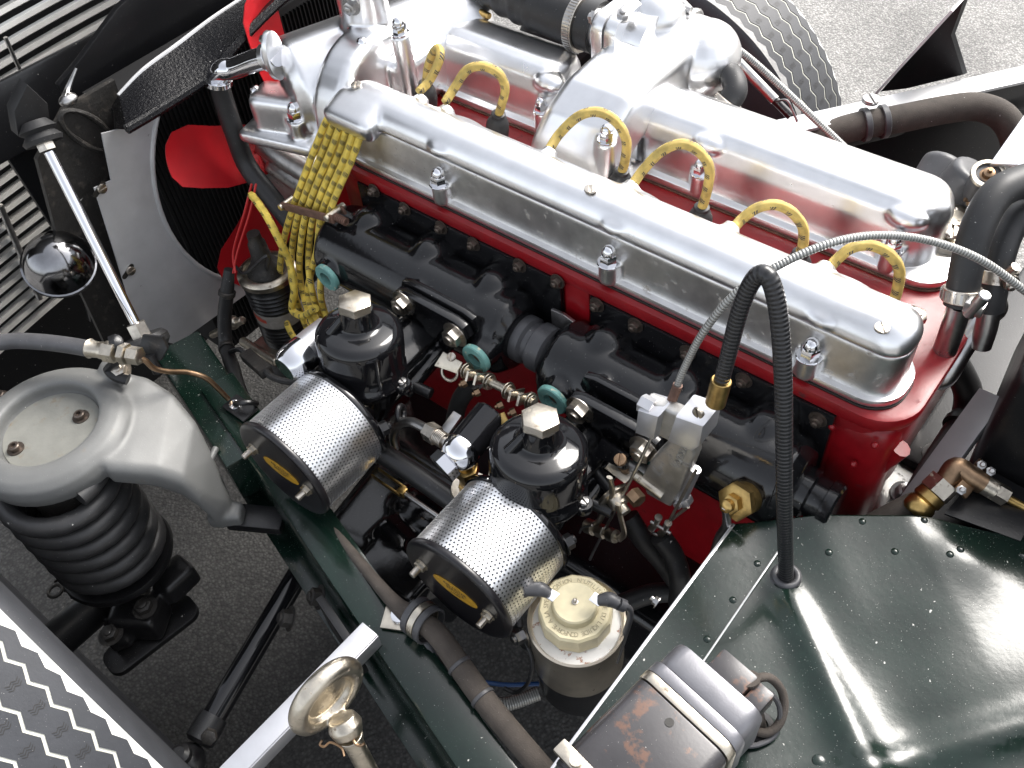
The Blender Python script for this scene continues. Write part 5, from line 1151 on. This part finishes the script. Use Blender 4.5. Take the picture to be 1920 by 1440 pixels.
# ---- fluid reservoir
c = P(1081,1162,z=-15.4); R = 4.55
t = thing('fluid_reservoir', 'steel brake fluid reservoir with ivory cap standing between the filter and the green panel', 'fluid reservoir', c+V(0,0,-14.5))
g = G(); g.lathe(c+V(0,0,-14), Z, [(0,0), (R-1.0,0), (R-0.35,0.5), (R-0.15,6.4), (R-0.15,6.6)], 56); g.obj('lower_can', 'black_satin', t)
g = G(); g.lathe(c+V(0,0,-7.6), Z, [(R-0.1,0), (R+0.02,0.1), (R+0.02,7.0), (R+0.12,7.3), (R+0.12,7.6), (R-0.08,7.7), (R-0.2,7.5), (R-0.3,6.9), (0,6.9)], 64); g.obj('can', 'can_steel', t)
g = G(); g.lathe(c+V(0,0,-0.9), Z, [(R-0.22,0), (R-0.4,0.3), (R-0.9,0.35), (0,0.35)], 48); g.obj('painted_top', 'white_paint', t)
cc = c+V(-0.35,0.35,-0.5)
g = G(); g.lathe(cc, Z, [(3.55,0), (3.5,1.9), (3.3,2.15), (2.3,2.2), (2.25,2.0)], 12, V(1,0.2,0)); g.lathe(cc, Z, [(3.0,0.1), (3.0,2.15), (0,2.16)], 32); cp = g.obj('cap', 'ivory_plastic', t, 25)
g = G(); g.lathe(cc+V(0,0,2.1), Z, [(2.15,0), (2.12,0.95), (1.98,1.1), (0,1.12)], 40); g.obj('cap_boss', 'ivory_plastic', cp)
g = G(); g.lathe(cc+V(0,0,3.2), Z, [(0.32,0), (0.32,0.12), (0.2,0.16), (0.2,0.42), (0.1,0.5), (0,0.5)], 16); g.obj('cap_stud', 'plated_steel', cp)
g = G(); msg = "N'UTILISER QUE DU LIQUIDE CONFORME A LA SPECIFICATION  "
for i, ch in enumerate(msg):
    if ch == ' ': continue
    a = math.radians(118) - 2*PI*i/len(msg); d = V(math.cos(a), math.sin(a), 0)
    g.text(ch, 0.62, cc+d*2.72+V(0,0,2.19), d.cross(Z)*1.0, d, 0.02)
g.obj('cap_lettering', 'cap_letters', cp)
for sg, pts in ((-1, [(1030,1113,-11.2), (1012,1105,-11.0), (985,1107,-11.2), (968,1118,-12), (966,1140,-14), (975,1170,-17)]), (1, [(1122,1126,-11.2), (1142,1124,-11.0), (1160,1132,-11.2), (1178,1139,-11.8), (1182,1155,-13), (1170,1195,-16), (1155,1240,-19)])):
    q = [P(a,b,z=z) for a, b, z in pts]
    g = G(); g.tube(q, 0.34 if sg < 0 else 0.30, 10, 8); g.obj('cap_wire', 'grey_rubber', t)
    g = G(); g.tube([q[0], q[1], q[2]], [0.5,0.72,0.55], 12); g.tube([q[2], (q[2]*0.4+q[3]*0.6)], 0.6, 12, smooth=False); g.obj('terminal_sleeve', 'grey_rubber', t)
    g = G(); g.box(q[0]+V(-0.2*sg,0,0), (1.1,1.0,0.14), None, 0.03); g.obj('terminal_blade', 'chrome', t)
g = G(); p = P(978,1190,z=-19); g.lathe(p, V(-0.3,-0.9,0.2), [(1.5,0), (1.5,0.2)], 20); hexbolt(g, p, V(-0.3,-0.9,0.2), 0.8, 0.8); g.obj('bracket_bolt', 'steel', t)
g = G(); g.tube([P(945,1290,z=-24), P(968,1298,z=-24), P(990,1280,z=-22), P(998,1240,z=-20), P(985,1200,z=-19)], 0.22, 8); g.obj('lead_wire', 'rubber', t)
g = G(); g.tube([P(900,1278,z=-24), P(950,1284,z=-25), P(1010,1282,z=-26)], 0.24, 8); solo(g, 'blue_wire', 'blue_wire', 'thin blue wire beside the foot of the reservoir', 'wire', P(955,1285,z=-25))
g = G(); g.tube([P(900,1316,z=-30), P(950,1320,z=-30), P(1010,1300,z=-30)], 0.75, 12); solo(g, 'braided_hose', 'steel_spiral', 'braided steel hose entering the foot of the reservoir', 'hose', P(955,1320,z=-31))

# ---- cloth covered harness clipped to the rail
t = thing('cloth_harness', 'brown grey cloth covered harness clipped beside the green rail', 'harness', P(900,1320,z=-22))
q = [P(560,895,z=-21), P(640,1010,z=-20.5), P(700,1085,z=-19.8), P(745,1135,z=-18.6), P(785,1160,z=-17.6), P(822,1192,z=-18), P(862,1248,z=-18.8), P(905,1308,z=-19.2), P(962,1378,z=-19.6), P(1045,1475,z=-20)]
g = G(); g.tube(q, [0.55,0.6,0.65,0.8,1.05,1.12,1.15,1.15,1.12,1.1], 16, 8); g.obj('sleeve', 'cloth_hose', t)
for px, py, i in ((868,1238,6), (905,1296,7)):
    d = (q[i+1]-q[i-1]).normalized(); g = G(); g.ring(q[i]-d*0.2, d, 1.28, 1.1, 0.4, 24); g.obj('tie_band', 'grey_rubber', t)
g = G(); g.tube([P(776,1158,z=-19), P(800,1200,z=-20.4), P(825,1260,z=-21), P(848,1290,z=-21.4)], [0.75,0.75,0.7,0.5], 12); g.obj('grey_cable', 'grey_rubber', t)
g = G()
for o_, m_, nm in ((0.0,'old_nickel','strap'), (-0.85,'grey_rubber','strap_edge'), (0.85,'grey_rubber','strap_edge')):
    d = (q[5]-q[3]).normalized(); g = G(); g.ring(P(792,1163,z=-18.2)+d*(o_-0.35), d, 2.0, 1.75, 0.75, 28, 0.08); g.obj(nm, m_, t)
g = G(); p = P(752,1156,z=-19.6); g.box(p, (3.6,3.0,0.3), Matrix.Rotation(0.5,3,'Z'), 0.06); g.obj('clip_tab', 'old_nickel', t)
g = G(); g.screw(p+V(0,0,0.18), Z, 1.0, 0.5, V(0.4,1,0)); g.obj('clip_screw', 'chrome', t)

# ---- engine mounting below the filters
t = thing('engine_mount', 'oily black engine mounting casting seen between the drum filters', 'engine mount', P(770,1040,z=-48))
g = G(); g.box(P(775,1010,z=-40), (20,14,9), Matrix.Rotation(0.15,3,'Z'), 1.5, 3); g.cyl(P(715,985,z=-35), P(760,1030,z=-36), 2.2, 18); g.box(P(745,1075,z=-36), (10,6,4), None, 0.8); g.ball(P(790,960,z=-36), 3.2, (1.4,1.2,0.8)); g.cyl(P(800,1110,z=-38), P(740,1130,z=-38), 2.5, 18)
g.box(V(-45,60,-52), (66,30,16), None, 3, 3)
g.cast('casting', 'black_casting', t, 0.45, 5)
t = thing('control_rod', 'thin bright rod with brass fork end between the drum filters', 'control rod', P(770,935,z=-22))
a0, a1 = P(755,922,z=-21), P(835,978,z=-21); d = (a1-a0).normalized()
g = G(); g.cyl(a0, a1, 0.3, 10); g.obj('rod', 'steel', t)
g = G(); g.box(a0, (1.0,1.0,1.0), None, 0.15); g.obj('fork_nut', 'brass', t)
for s_ in (-1, 1):
    g = G(); e = d.cross(Z)*0.55*s_; g.bar(a0+e, a0+e-d*4.4, 0.2, 0.6, Z, 0.03); g.obj('fork_arm', 'brass', t)

# ================================================================ green footwell panel, lower right
ZP = -10.0
t = thing('footwell_panel', 'glossy dark green riveted footwell panel filling the lower right', 'body panel', P(1600,1250,z=ZP-6))
lft = [(1378,984), (1290,1103), (1165,1272), (1040,1440), (960,1548)]
NV, NU = 40, 60
cr0, cr1 = P(1466,1090,z=ZP), P(1636,1460,z=ZP); cdir = (cr1-cr0).normalized(); cn = V(cdir.y,-cdir.x,0)
if cn.dot(P(1900,1200,z=ZP)-cr0) < 0: cn = -cn
f0, f1 = P(1600,1452,z=ZP), P(1960,1352,z=ZP); fdir = (f1-f0).normalized(); fn = V(fdir.y,-fdir.x,0)
def pz(p):
    s = (p-cr0).dot(cn); l = (p-cr0).dot(cdir); z = ZP
    k = min(1.0, max(0.0, (l+1.5)/3.0)); wd = 0.95+0.03*max(0,l)
    z += 0.62*k*math.exp(-(s/wd)**2)
    if s > 0: z += 0.085*(p.y-40)*min(1.0,s/5.0)*max(0.0,min(1.0,(22-s)/9.0))
    z += 0.6*math.exp(-(((p-f0).dot(fn))/1.3)**2)
    h = P(1800,1045,z=ZP); z += 0.5*math.exp(-((p-h).length/2.6)**2)
    z += 0.10*math.sin(p.x*0.55+1.3)*math.sin(p.y*0.42) 
    return z
topl = cat([P(1378,984,z=ZP), P(1450,979,z=ZP), P(1560,977,z=ZP), P(1660,980,z=ZP), P(1740,984,z=ZP), P(1800,996,z=ZP), P(1880,1008,z=ZP), P(1990,1020,z=ZP), P(2260,1060,z=ZP), P(2420,1090,z=ZP)], 10)
def along(pl, u):
    k = u*(len(pl)-1); i = min(int(k), len(pl)-2); return pl[i]+(pl[i+1]-pl[i])*(k-i)
botl = [P(960,1548,z=ZP), P(2500,1620,z=ZP)]
vs = []
for j in range(NV+1):
    v = j/NV
    for i in range(NU+1):
        u = i/NU; a = along(topl, u); b_ = along(botl, u); p = a+(b_-a)*v; vs.append(V(p.x,p.y,pz(p)))
n = NU+1; fs = [[j*n+i, j*n+i+1, (j+1)*n+i+1, (j+1)*n+i] for j in range(NV) for i in range(NU)]
m = len(vs); vs += [p+V(0,0,-0.18) for p in vs]; fs += [[m+q for q in f[::-1]] for f in fs]
for j in range(NV):
    for i in (0, NU): a = j*n+i; fs.append([a, a+n, m+a+n, m+a])
for i in range(NU):
    for j in (0, NV): a = j*n+i; fs.append([a, a+1, m+a+1, m+a])
g = G(); g.add(vs, fs); g.obj('sheet', 'green_enamel', t, 60)
e0, e1 = P(1378,984,z=ZP), P(960,1548,z=ZP); ed = (e1-e0).normalized()
g = G(); g.bar(e0+V(-0.12,0,-0.02), e1+V(-0.12,0,-0.02), 0.30, 0.34, Z, 0.08); g.obj('bare_edge', 'bright_strip', t)
g = G(); g.bar(e0+V(-0.06,0,-4.3), e1+V(-0.06,0,-4.3), 0.2, 8, Z, 0.05); g.obj('front_flange', 'green_enamel', t)
g = G(); g.loft([[V(p.x,p.y+0.02,pz(p)-0.05), V(p.x,p.y+0.22,pz(p)-0.1), V(p.x,p.y+0.3,-24), V(p.x,p.y+0.1,-24)] for p in topl]); g.obj('top_flange', 'green_enamel', t)
s0_, s1_ = P(1497,978,z=ZP+0.16), P(1304,1262,z=ZP+0.16)
g = G(); g.bar(s0_, s1_, 0.16, 0.14, Z, 0.05); g.obj('seam_edge', 'sheet_alloy', t)
for px, py in ((1420,1056), (1374,1125), (1326,1199), (1552,1041), (1674,1042), (1613,987), (1727,987), (1774,1052), (1793,1043), (1916,1044), (1535,1428)):
    p = P(px,py,z=ZP); p = V(p.x,p.y,pz(p)); big = 1.6 if py > 1400 else 1.0
    g = G(); g.lathe(p-V(0,0,0.03), Z, [(0.34*big,0), (0.32*big,0.08), (0.22*big,0.15), (0.08,0.18), (0,0.18)], 14); g.obj('rivet', 'green_enamel', t)
for px, py in ((1243,1136),):
    g = G(); p = P(px,py,z=ZP-0.6)+V(-0.5,0,0); hexbolt(g, p, V(-1,0,0.2), 0.42, 0.4); g.obj('edge_bolt', 'steel', t)

# ---- wiper motor
za = -3.0
o = P(1288,1332,z=za); ax = (P(1090,1400,z=za)-P(1205,1285,z=za)); ax = V(ax.x,ax.y,0).normalized(); u = Z.cross(ax)
t = thing('wiper_motor', 'rust stained grey wiper motor strapped on the green panel', 'wiper motor', V(o.x,o.y,ZP))
pol = rrect(8.6,6.6,1.1,5); oc = o + V(0,0,-3.3)
g = G(); g.ext(pol, oc, u, Z, -9.5 if u.cross(Z).dot(ax) < 0 else 0.45, -0.45 if u.cross(Z).dot(ax) < 0 else 9.5, 0.25); g.obj('motor_body', 'painted_motor', t)
sg = -1 if u.cross(Z).dot(ax) < 0 else 1
g = G(); g.ext(rrect(8.8,6.8,1.2,5), oc, u, Z, -0.42, 0.42, 0.12); g.obj('strap_band', 'old_nickel', t)
g = G(); a_, b_ = sorted((-0.45*sg, -1.5*sg)); g.ext(rrect(8.75,6.75,1.2,5), oc, u, Z, a_, b_, 0.15); g.obj('gear_flange', 'motor_alloy', t)
g = G(); a_, b_ = sorted((-1.5*sg, -4.0*sg)); g.ext(rrect(8.4,6.4,1.3,5), oc, u, Z, a_, b_, 0.5); g.obj('end_cap', 'motor_alloy', t)
uu = u if u.dot(CX) > 0 else -u
g = G(); p = oc - ax*5.0 + uu*0.2 + V(0,0,0.9); R_ = Matrix((ax, uu, Z)).transposed(); g.box(p, (2.6,3.4,2.4), R_, 0.3); g.box(p+uu*2.6, (2.4,1.6,2.0), R_, 0.3); g.obj('terminal_box', 'painted_motor', t)
g = G(); p = oc + ax*8.6 - uu*3.0 + V(0,0,3.3); g.box(p, (1.2,3.6,0.6), R_, 0.15); g.cyl(p+V(0,0,-0.4), p+V(0,0,0.8), 0.5, 12); g.obj('clamp_foot', 'old_nickel', t)
g = G(); p = oc + ax*1.6 - uu*0.3 + V(0,0,3.3); g.cyl(p+V(0,0,-0.2), p+V(0,0,0.05), 0.35, 12); g.obj('fixing_hole', 'print_black', t)
# cloth stub and loop of wire
t = thing('wire_stub', 'frayed cloth wire sleeve standing out of the green panel beside the wiper motor', 'wire sleeve', P(1418,1362,z=ZP))
q = [P(1419,1362,z=ZP-0.5), P(1414,1335,z=ZP+1.6), P(1409,1300,z=ZP+4.0), P(1405,1272,z=ZP+5.6)]
g = G(); g.tube(q, [0.8,0.78,0.7,0.62,0.85], 14); g.obj('sleeve', 'cloth_hose', t)
g = G(); g.tube([q[3]+V(0,0,-0.4), P(1440,1270,z=ZP+4.6), P(1464,1292,z=ZP+3.2), P(1470,1325,z=ZP+2), P(1460,1358,z=ZP+1.2), P(1436,1374,z=ZP+0.8), P(1408,1366,z=ZP+0.8), P(1385,1350,z=ZP+1.5)], 0.36, 10, 8); g.obj('braided_wire', 'cloth_hose', t)
g = G(); g.tube([P(1418,1290,z=ZP+4), P(1445,1300,z=ZP+3.6), P(1462,1330,z=ZP+2.2), P(1455,1375,z=ZP+0.6), P(1425,1395,z=ZP+0.5), P(1392,1400,z=ZP+0.6)], 0.22, 8, 8); g.obj('thin_wire', 'grey_rubber', t)
g = G(); g.ring(P(1421,1362,z=ZP-0.05), Z, 1.3, 0.8, 0.28, 24); g.obj('grommet', 'rubber', t)

# ================================================================ right edge: bulkhead, heater, pipes
t = thing('heater_box', 'black leathery heater box at the right edge', 'heater box', P(1880,880,y=66))
k0 = P(1868,690,z=3.0)
g = G(); g.box(k0+V(9.6,11.0,-8.2), (18,20,17), Matrix.Rotation(0.10,3,'Z'), 1.2, 3); g.box(k0+V(10.0,11.5,1.2), (16,18,4), Matrix.Rotation(0.10,3,'Z'), 1.4, 3); g.cast('case', 'black_satin', t, 0.4, 4)
t = thing('bulkhead_edge', 'bright sunlit top edge of the bulkhead at the right edge', 'bulkhead', P(1880,330,y=88))
b0, b1 = P(1856,313,y=84), P(1960,165,y=100)
g = G(); d = b1-b0; g.ext([(0,0), (d.length,0), (d.length,16), (0,12)], b0, d, V(1,-0.4,0.35), -0.4, 0.0, 0.1); g.obj('top_face', 'bright_strip', t)
g = G(); g.ext([(0,0), (d.length,0), (d.length,-34), (0,-34)], b0+V(0.3,0,-0.5), d, Z, -0.3, 0.0, 0.05); g.obj('front_face', 'black_satin', t)
t = thing('heater_hose', 'large black hose looping from the bulkhead down to the steel heater pipe', 'hose', P(1800,570,y=66))
q = [V(27,84,P(2150,330,y=82).z-6), P(2050,325,y=79), P(1990,328,y=77.5), P(1925,338,y=75), P(1872,362,y=72), P(1838,415,y=69.5), P(1815,490,y=67.5), P(1800,572,y=66)]
g = G(); g.tube(q, [1.5,1.5,1.5,1.45,1.42,1.4,1.38,1.38], 24, 8); g.obj('hose', 'rubber', t)
q = q[2:]; d = (q[5]-q[4]).normalized(); g = G(); g.ring(q[5]-d*1.6, d, 1.65, 1.3, 1.2, 32); g.obj('hose_clamp', 'plated_steel', t)
g = G()
for k in range(20):
    a_, u_, w_ = basis(d); th = 2*PI*k/20; g.box(q[5]-d*1.0+(u_*math.cos(th)+w_*math.sin(th))*1.67, (0.2,0.2,0.8), Matrix((a_.cross(u_*math.cos(th)+w_*math.sin(th)), u_*math.cos(th)+w_*math.sin(th), a_)).transposed())
g.obj('clamp_thread', 'steel', t)
g = G(); g.cyl(P(1815,590,y=64.5), P(1848,552,y=64.5), 0.55, 14, 0.1); g.box(P(1828,575,y=64.7), (1.6,1.2,1.2), None, 0.2); g.obj('worm_screw', 'steel', t)
t = thing('heater_hose', 'second black hose with worm clamp running up beside the heater box', 'hose', P(1870,560,y=70))
q = [V(26,88,-4), P(2010,372,y=80), P(1925,395,y=76), P(1895,430,y=74), P(1876,480,y=72), P(1862,545,y=70.5), P(1856,580,y=70)]
g = G(); g.tube(q, 1.25, 20, 8); g.obj('hose', 'rubber', t)
q = q[2:]; d = (q[3]-q[2]).normalized(); g = G(); g.ring(P(1871,505,y=71.6), d, 1.75, 1.45, 1.2, 28); g.obj('hose_clamp', 'plated_steel', t)
g = G(); hexbolt(g, P(1893,528,y=70.0), V(0.5,-0.8,0), 0.55, 0.6); g.cyl(P(1880,520,y=70.3), P(1905,500,y=70.3), 0.45, 12); g.obj('worm_screw', 'plated_steel', t)
t = thing('heater_pipe', 'bent grey steel heater pipe making a tight U behind the red head', 'pipe', P(1760,705,y=66))
q = [P(1801,570,y=66), P(1788,610,y=66), P(1770,660,y=66), P(1754,698,y=66.2), P(1757,712,y=66.6), P(1775,702,y=67), P(1803,655,y=68.5), P(1840,600,y=71), P(1866,580,y=73), P(1866,560,y=75)]
g = G(); g.tube(q, 1.05, 18, 8); g.obj('pipe', 'steel', t)
g = G(); g.tube([P(1856,575,y=70), P(1850,610,y=69.6), P(1838,648,y=69.2)], 1.0, 16); g.obj('second_pipe', 'steel', t)

t = thing('bulkhead_strut', 'flat grey painted strut slanting down behind the brass elbow', 'strut', P(1700,965,z=-16))
a0, a1 = P(1862,740,z=-8), P(1672,1000,z=-16)
g = G(); g.bar(a0, a1, 2.7, 0.8, V(-0.4,-0.3,1), 0.1); g.obj('strut', 'sheet_alloy', t)
t = thing('vent_hose', 'black hose and tube running down beside the grey strut', 'hose', P(1800,800,z=-22))
g = G(); g.tube([P(1770,655,z=-14), P(1795,690,z=-17), P(1815,735,z=-20), P(1812,775,z=-22), P(1800,800,z=-22)], 1.6, 18); g.obj('hose', 'rubber', t)
g = G(); g.tube([P(1802,795,z=-22), P(1760,860,z=-24), P(1700,960,z=-26), P(1660,1010,z=-27)], 1.5, 16); g.obj('tube', 'grey_rubber', t)
g = G(); d = P(1790,815,z=-22)-P(1806,788,z=-22); g.ring(P(1803,793,z=-22), d, 1.85, 1.4, 0.9, 24); g.obj('band', 'black_satin', t)
t = thing('cross_tube', 'black box section chassis member behind the rear of the red block', 'chassis member', P(1750,820,z=-40))
a0, a1 = P(1640,760,z=-36), P(1840,860,z=-36)
g = G(); g.bar(a0, a1, 6, 6, Z, 0.4); g.obj('box_section', 'black_satin', t)
t = thing('bellhousing', 'dusty grey alloy bellhousing behind the red block', 'bellhousing', P(1680,950,z=-45))
g = G(); c = P(1690,930,z=-34); g.cyl(c+V(-4,-6,0), c+V(12,2,-3), 7.5, 32, 1.0); g.box(c+V(2,-4,2), (12,10,8), None, 2, 3); g.cast('housing', 'cast_alloy', t, 0.4, 6)
for px, py in ((1752,852), (1693,925)):
    g = G(); hexbolt(g, P(px,py,z=-27), V(0.2,-0.2,1), 1.0, 1.2); g.obj('bolt', 'steel', t)

t = thing('bulkhead_filler', 'matt black bulkhead wall and box added as shade behind the heater pipes', 'bulkhead', P(1850,700,z=-45))
g = G(); g.box(V(6.5,100,-40), (31,52,26), None, 0.5); g.obj('panel', 'black_satin', t)  # added black box, stands for the shade over the ground here
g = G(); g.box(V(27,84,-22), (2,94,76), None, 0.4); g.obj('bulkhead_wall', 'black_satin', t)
g = G(); g.ext([(P(a,b,z=-13.5).x, P(a,b,z=-13.5).y) for a, b in ((1670,1010), (1730,930), (1800,880), (1900,860), (2040,890), (2040,1080), (1700,1040))], V(0,0,-13.5), X, Y, -0.4, 0, 0.05); g.obj('filler_plate', 'black_satin', t)  # added black plate covering bright ground beyond the footwell panel
# brass elbow union
t = thing('brass_elbow', 'bronze elbow union with braided hose on a small bracket, lower right', 'pipe union', P(1800,900,z=-12))
e1, e2, e3 = P(1755,920,z=-9), P(1797,880,z=-7.5), P(1880,928,z=-9)
g = G(); g.tube([e1, (e1+e2)/2, e2+V(-0.2,0,0), e2+(e3-e2)*0.25, e2+(e3-e2)*0.55], 1.05, 18, 8); g.obj('elbow', 'copper_fitting', t)
d = (e1-e2).normalized()
g = G(); g.hexn(e1-d*1.2, d, 1.5, 1.6, Z); g.obj('hexagon', 'old_nickel', t)
g = G(); g.lathe(e1+d*0.4, d, [(1.35,0), (1.4,0.8), (1.2,1.0), (1.4,1.3), (1.4,2.2), (1.1,2.6)], 20); g.obj('ferrule', 'brass', t)
g = G(); g.tube([e1+d*2.2, P(1715,945,z=-10.5), P(1680,962,z=-11.5), P(1635,985,z=-13)], 1.15, 16); g.obj('braided_hose', 'cloth_hose', t)
d2 = (e3-e2).normalized()
g = G(); g.lathe(e2+(e3-e2)*0.5, d2, [(0.95,0), (0.95,1.4), (0.7,1.5), (0.7,2.6)], 18); g.hexn(e2+(e3-e2)*0.82, d2, 0.95, 1.2, Z); g.obj('union_nut', 'old_nickel', t)
g = G(); g.tube([e3, P(1900,940,z=-9.4), P(1950,965,z=-10)], 0.42, 10); g.obj('pipe', 'brass', t)
g = G(); p0, p1 = P(1800,925,z=-8), P(1845,870,z=-8); g.bar(p0, p1, 1.4, 0.35, V(0.5,0.4,0.8), 0.1); g.obj('bracket', 'copper_fitting', t)
for px, py in ((1800,920), (1838,873), (1855,885)):
    g = G(); hexbolt(g, P(px,py,z=-7.6), V(0.2,-0.4,0.9), 0.45, 0.45, washer=False); g.obj('bolt', 'steel', t)
g = G(); g.ext([(0,0), (6.5,0.5), (7,6), (1.5,7)], P(1770,965,z=-9.9), V(1,0.1,0), V(0,1,0), 0, 0.2, 0.05); g.obj('mount_plate', 'black_satin', t)

# pump / regulator cluster
t = thing('fuel_pump', 'grey cylindrical pump cluster with two brass ringed caps at the right edge', 'pump', P(1800,400,y=86))
g = G(); a0, a1 = P(1735,372,y=88), P(1778,300,y=92); g.cyl(a0, a1, 2.5, 24, 0.5); g.cyl(P(1745,395,y=84), P(1765,375,y=84), 1.7, 20, 0.4); g.cyl(P(1785,375,y=85), P(1835,320,y=86), 2.6, 24, 0.4); g.cyl(P(1770,405,y=84), P(1800,330,y=86), 1.6, 18); g.cast('body', 'grey_rubber', t, 0.3, 4)
for (px, py), ax_, r_ in (((1853,327), V(0.1,-0.3,0.95), 1.65), ((1823,378), V(-0.75,-0.55,0.35), 1.6)):
    p = P(px,py,y=83); ax_ = ax_.normalized()
    g = G(); g.cyl(p-ax_*4.0, p-ax_*0.1, r_*0.92, 24); g.obj('barrel', 'grey_rubber', t)
    g = G(); g.ring(p-ax_*0.2, ax_, r_, r_*0.72, 0.4, 32, 0.08); g.obj('cap_ring', 'old_nickel', t)
    g = G(); g.lathe(p-ax_*0.3, ax_, [(r_*0.74,0), (r_*0.6,0.15), (r_*0.35,0.25), (r_*0.32,0.7), (r_*0.15,0.8), (r_*0.13,1.2), (0,1.2)], 20); g.obj('cap_centre', 'copper_fitting', t)
t = thing('sender_plate', 'round plated flange with a slotted screw at the rear of the far cover', 'flange', P(1790,440,y=78))
p = P(1780,430,z=1.5); g = G(); g.lathe(p, V(0.1,-0.1,1), [(3.4,-1), (3.4,0.2), (3.1,0.5), (1.2,0.7), (1.0,1.8), (0,1.8)], 32); g.obj('flange', 'old_nickel', t)
for px, py in ((1786,405), (1783,438)):
    g = G(); g.screw(P(px,py,z=2.4), V(0.1,-0.2,0.9), 0.75, 0.6, V(1,0.4,0)); g.obj('slotted_screw', 'plated_steel', t)

# ================================================================ far side of the engine bay
t = thing('far_chassis_tube', 'bright topped chassis tube crossing behind the engine below the far tyre', 'chassis rail', P(1600,240,z=-20))
a0, a1 = P(1395,256,z=-15), P(1960,131,z=-15)
g = G(); g.bar(a0, a1, 3.6, 0.5, Z, 0.1); g.obj('top_face', 'sheet_alloy', t)  # pale alloy top stands for the sky's glare on the tube
g = G(); g.bar(a0+V(0,0,-2.6), a1+V(0,0,-2.6), 3.2, 4.6, Z, 0.3); g.obj('box_section', 'black_satin', t)
t = thing('inner_wing', 'black inner wing panel in shadow under the far chassis tube', 'inner wing', P(1700,300,z=-45))
sd_ = V(0,-1,0)
g = G(); g.bar(a0+V(-2,-2.0,-24), a1+V(2,-2.0,-24), 0.4, 40, Z, 0.05); g.obj('panel', 'bonnet_black', t)
t = thing('far_hose', 'fat dull brown hose lashed along the far chassis tube, curving down at the right', 'hose', P(1640,260,z=-18))
q = [P(1470,282,z=-19), P(1540,256,z=-17), P(1610,236,z=-16), P(1690,222,z=-15.5), P(1770,206,z=-15), P(1830,200,z=-15), P(1876,216,z=-16), P(1900,250,z=-18), P(1908,300,z=-22)]
g = G(); g.tube(q, 2.0, 20, 8); g.obj('hose', 'cloth_hose', t)
for k in (-1.3, 1.3):
    g = G(); d = (q[3]-q[2]).normalized(); g.ring(P(1638,231,z=-15.8)+d*(k-0.4), d, 2.4, 2.05, 0.9, 32, 0.1); g.obj('strap', 'grey_rubber', t)
g = G(); g.screw(P(1632,190,z=-13), Z, 1.2, 0.6, V(1,1,0)); g.obj('strap_screw', 'steel', t)
t = thing('wing_stay', 'black triangular wing stay plate with a bright edge against the asphalt', 'wing stay', P(1650,170,z=-16))
a_, b_, c_, d_ = P(1645,170,y=132), P(1812,-12,y=132), P(1783,66,y=132.3), P(1806,140,y=132.3)
vs = [a_+V(0.5,0,0), b_, c_, d_, P(1700,166,y=132.2)]
g = G(); g.add(vs+[v+V(0.3,0.8,0) for v in vs], [[0,1,2,3,4], [9,8,7,6,5], [0,1,6,5], [1,2,7,6], [2,3,8,7], [3,4,9,8], [4,0,5,9]]); g.obj('plate', 'black_satin', t)
g = G(); g.bar(a_+V(0,-2.4,-0.3), b_+V(0,-2.4,-0.3), 4.6, 0.4, Z, 0.08); g.obj('folded_edge', 'edge_glare', t)
t = thing('far_stay_rod', 'slim bright rod slanting past the far tyre to the chassis tube', 'stay rod', P(1480,215,y=104))
a0, a1 = P(1262,-10,y=106), P(1453,188,y=104)
g = G(); g.cyl(a0, a1, 0.7, 14); g.obj('rod', 'steel', t)
g = G(); g.tube([a1, P(1470,205,y=104), P(1483,218,y=104)], 0.6, 12); g.obj('rod_end', 'black_satin', t)
g = G(); g.tube([P(1455,190,y=103.5), P(1475,188,y=103), P(1485,205,y=103), P(1495,228,y=103)], 0.16, 8); g.obj('spring_clip', 'steel', t)
g = G(); q = [P(1335,58,y=86), P(1352,70,y=87), P(1420,122,y=89), P(1530,225,y=90), P(1650,340,y=91)]
g.tube(q, 0.42, 10, 10); solo(g, 'speedometer_cable', 'steel_spiral', 'long thin spiral cable slanting behind the far cam cover', 'cable', q[-1])
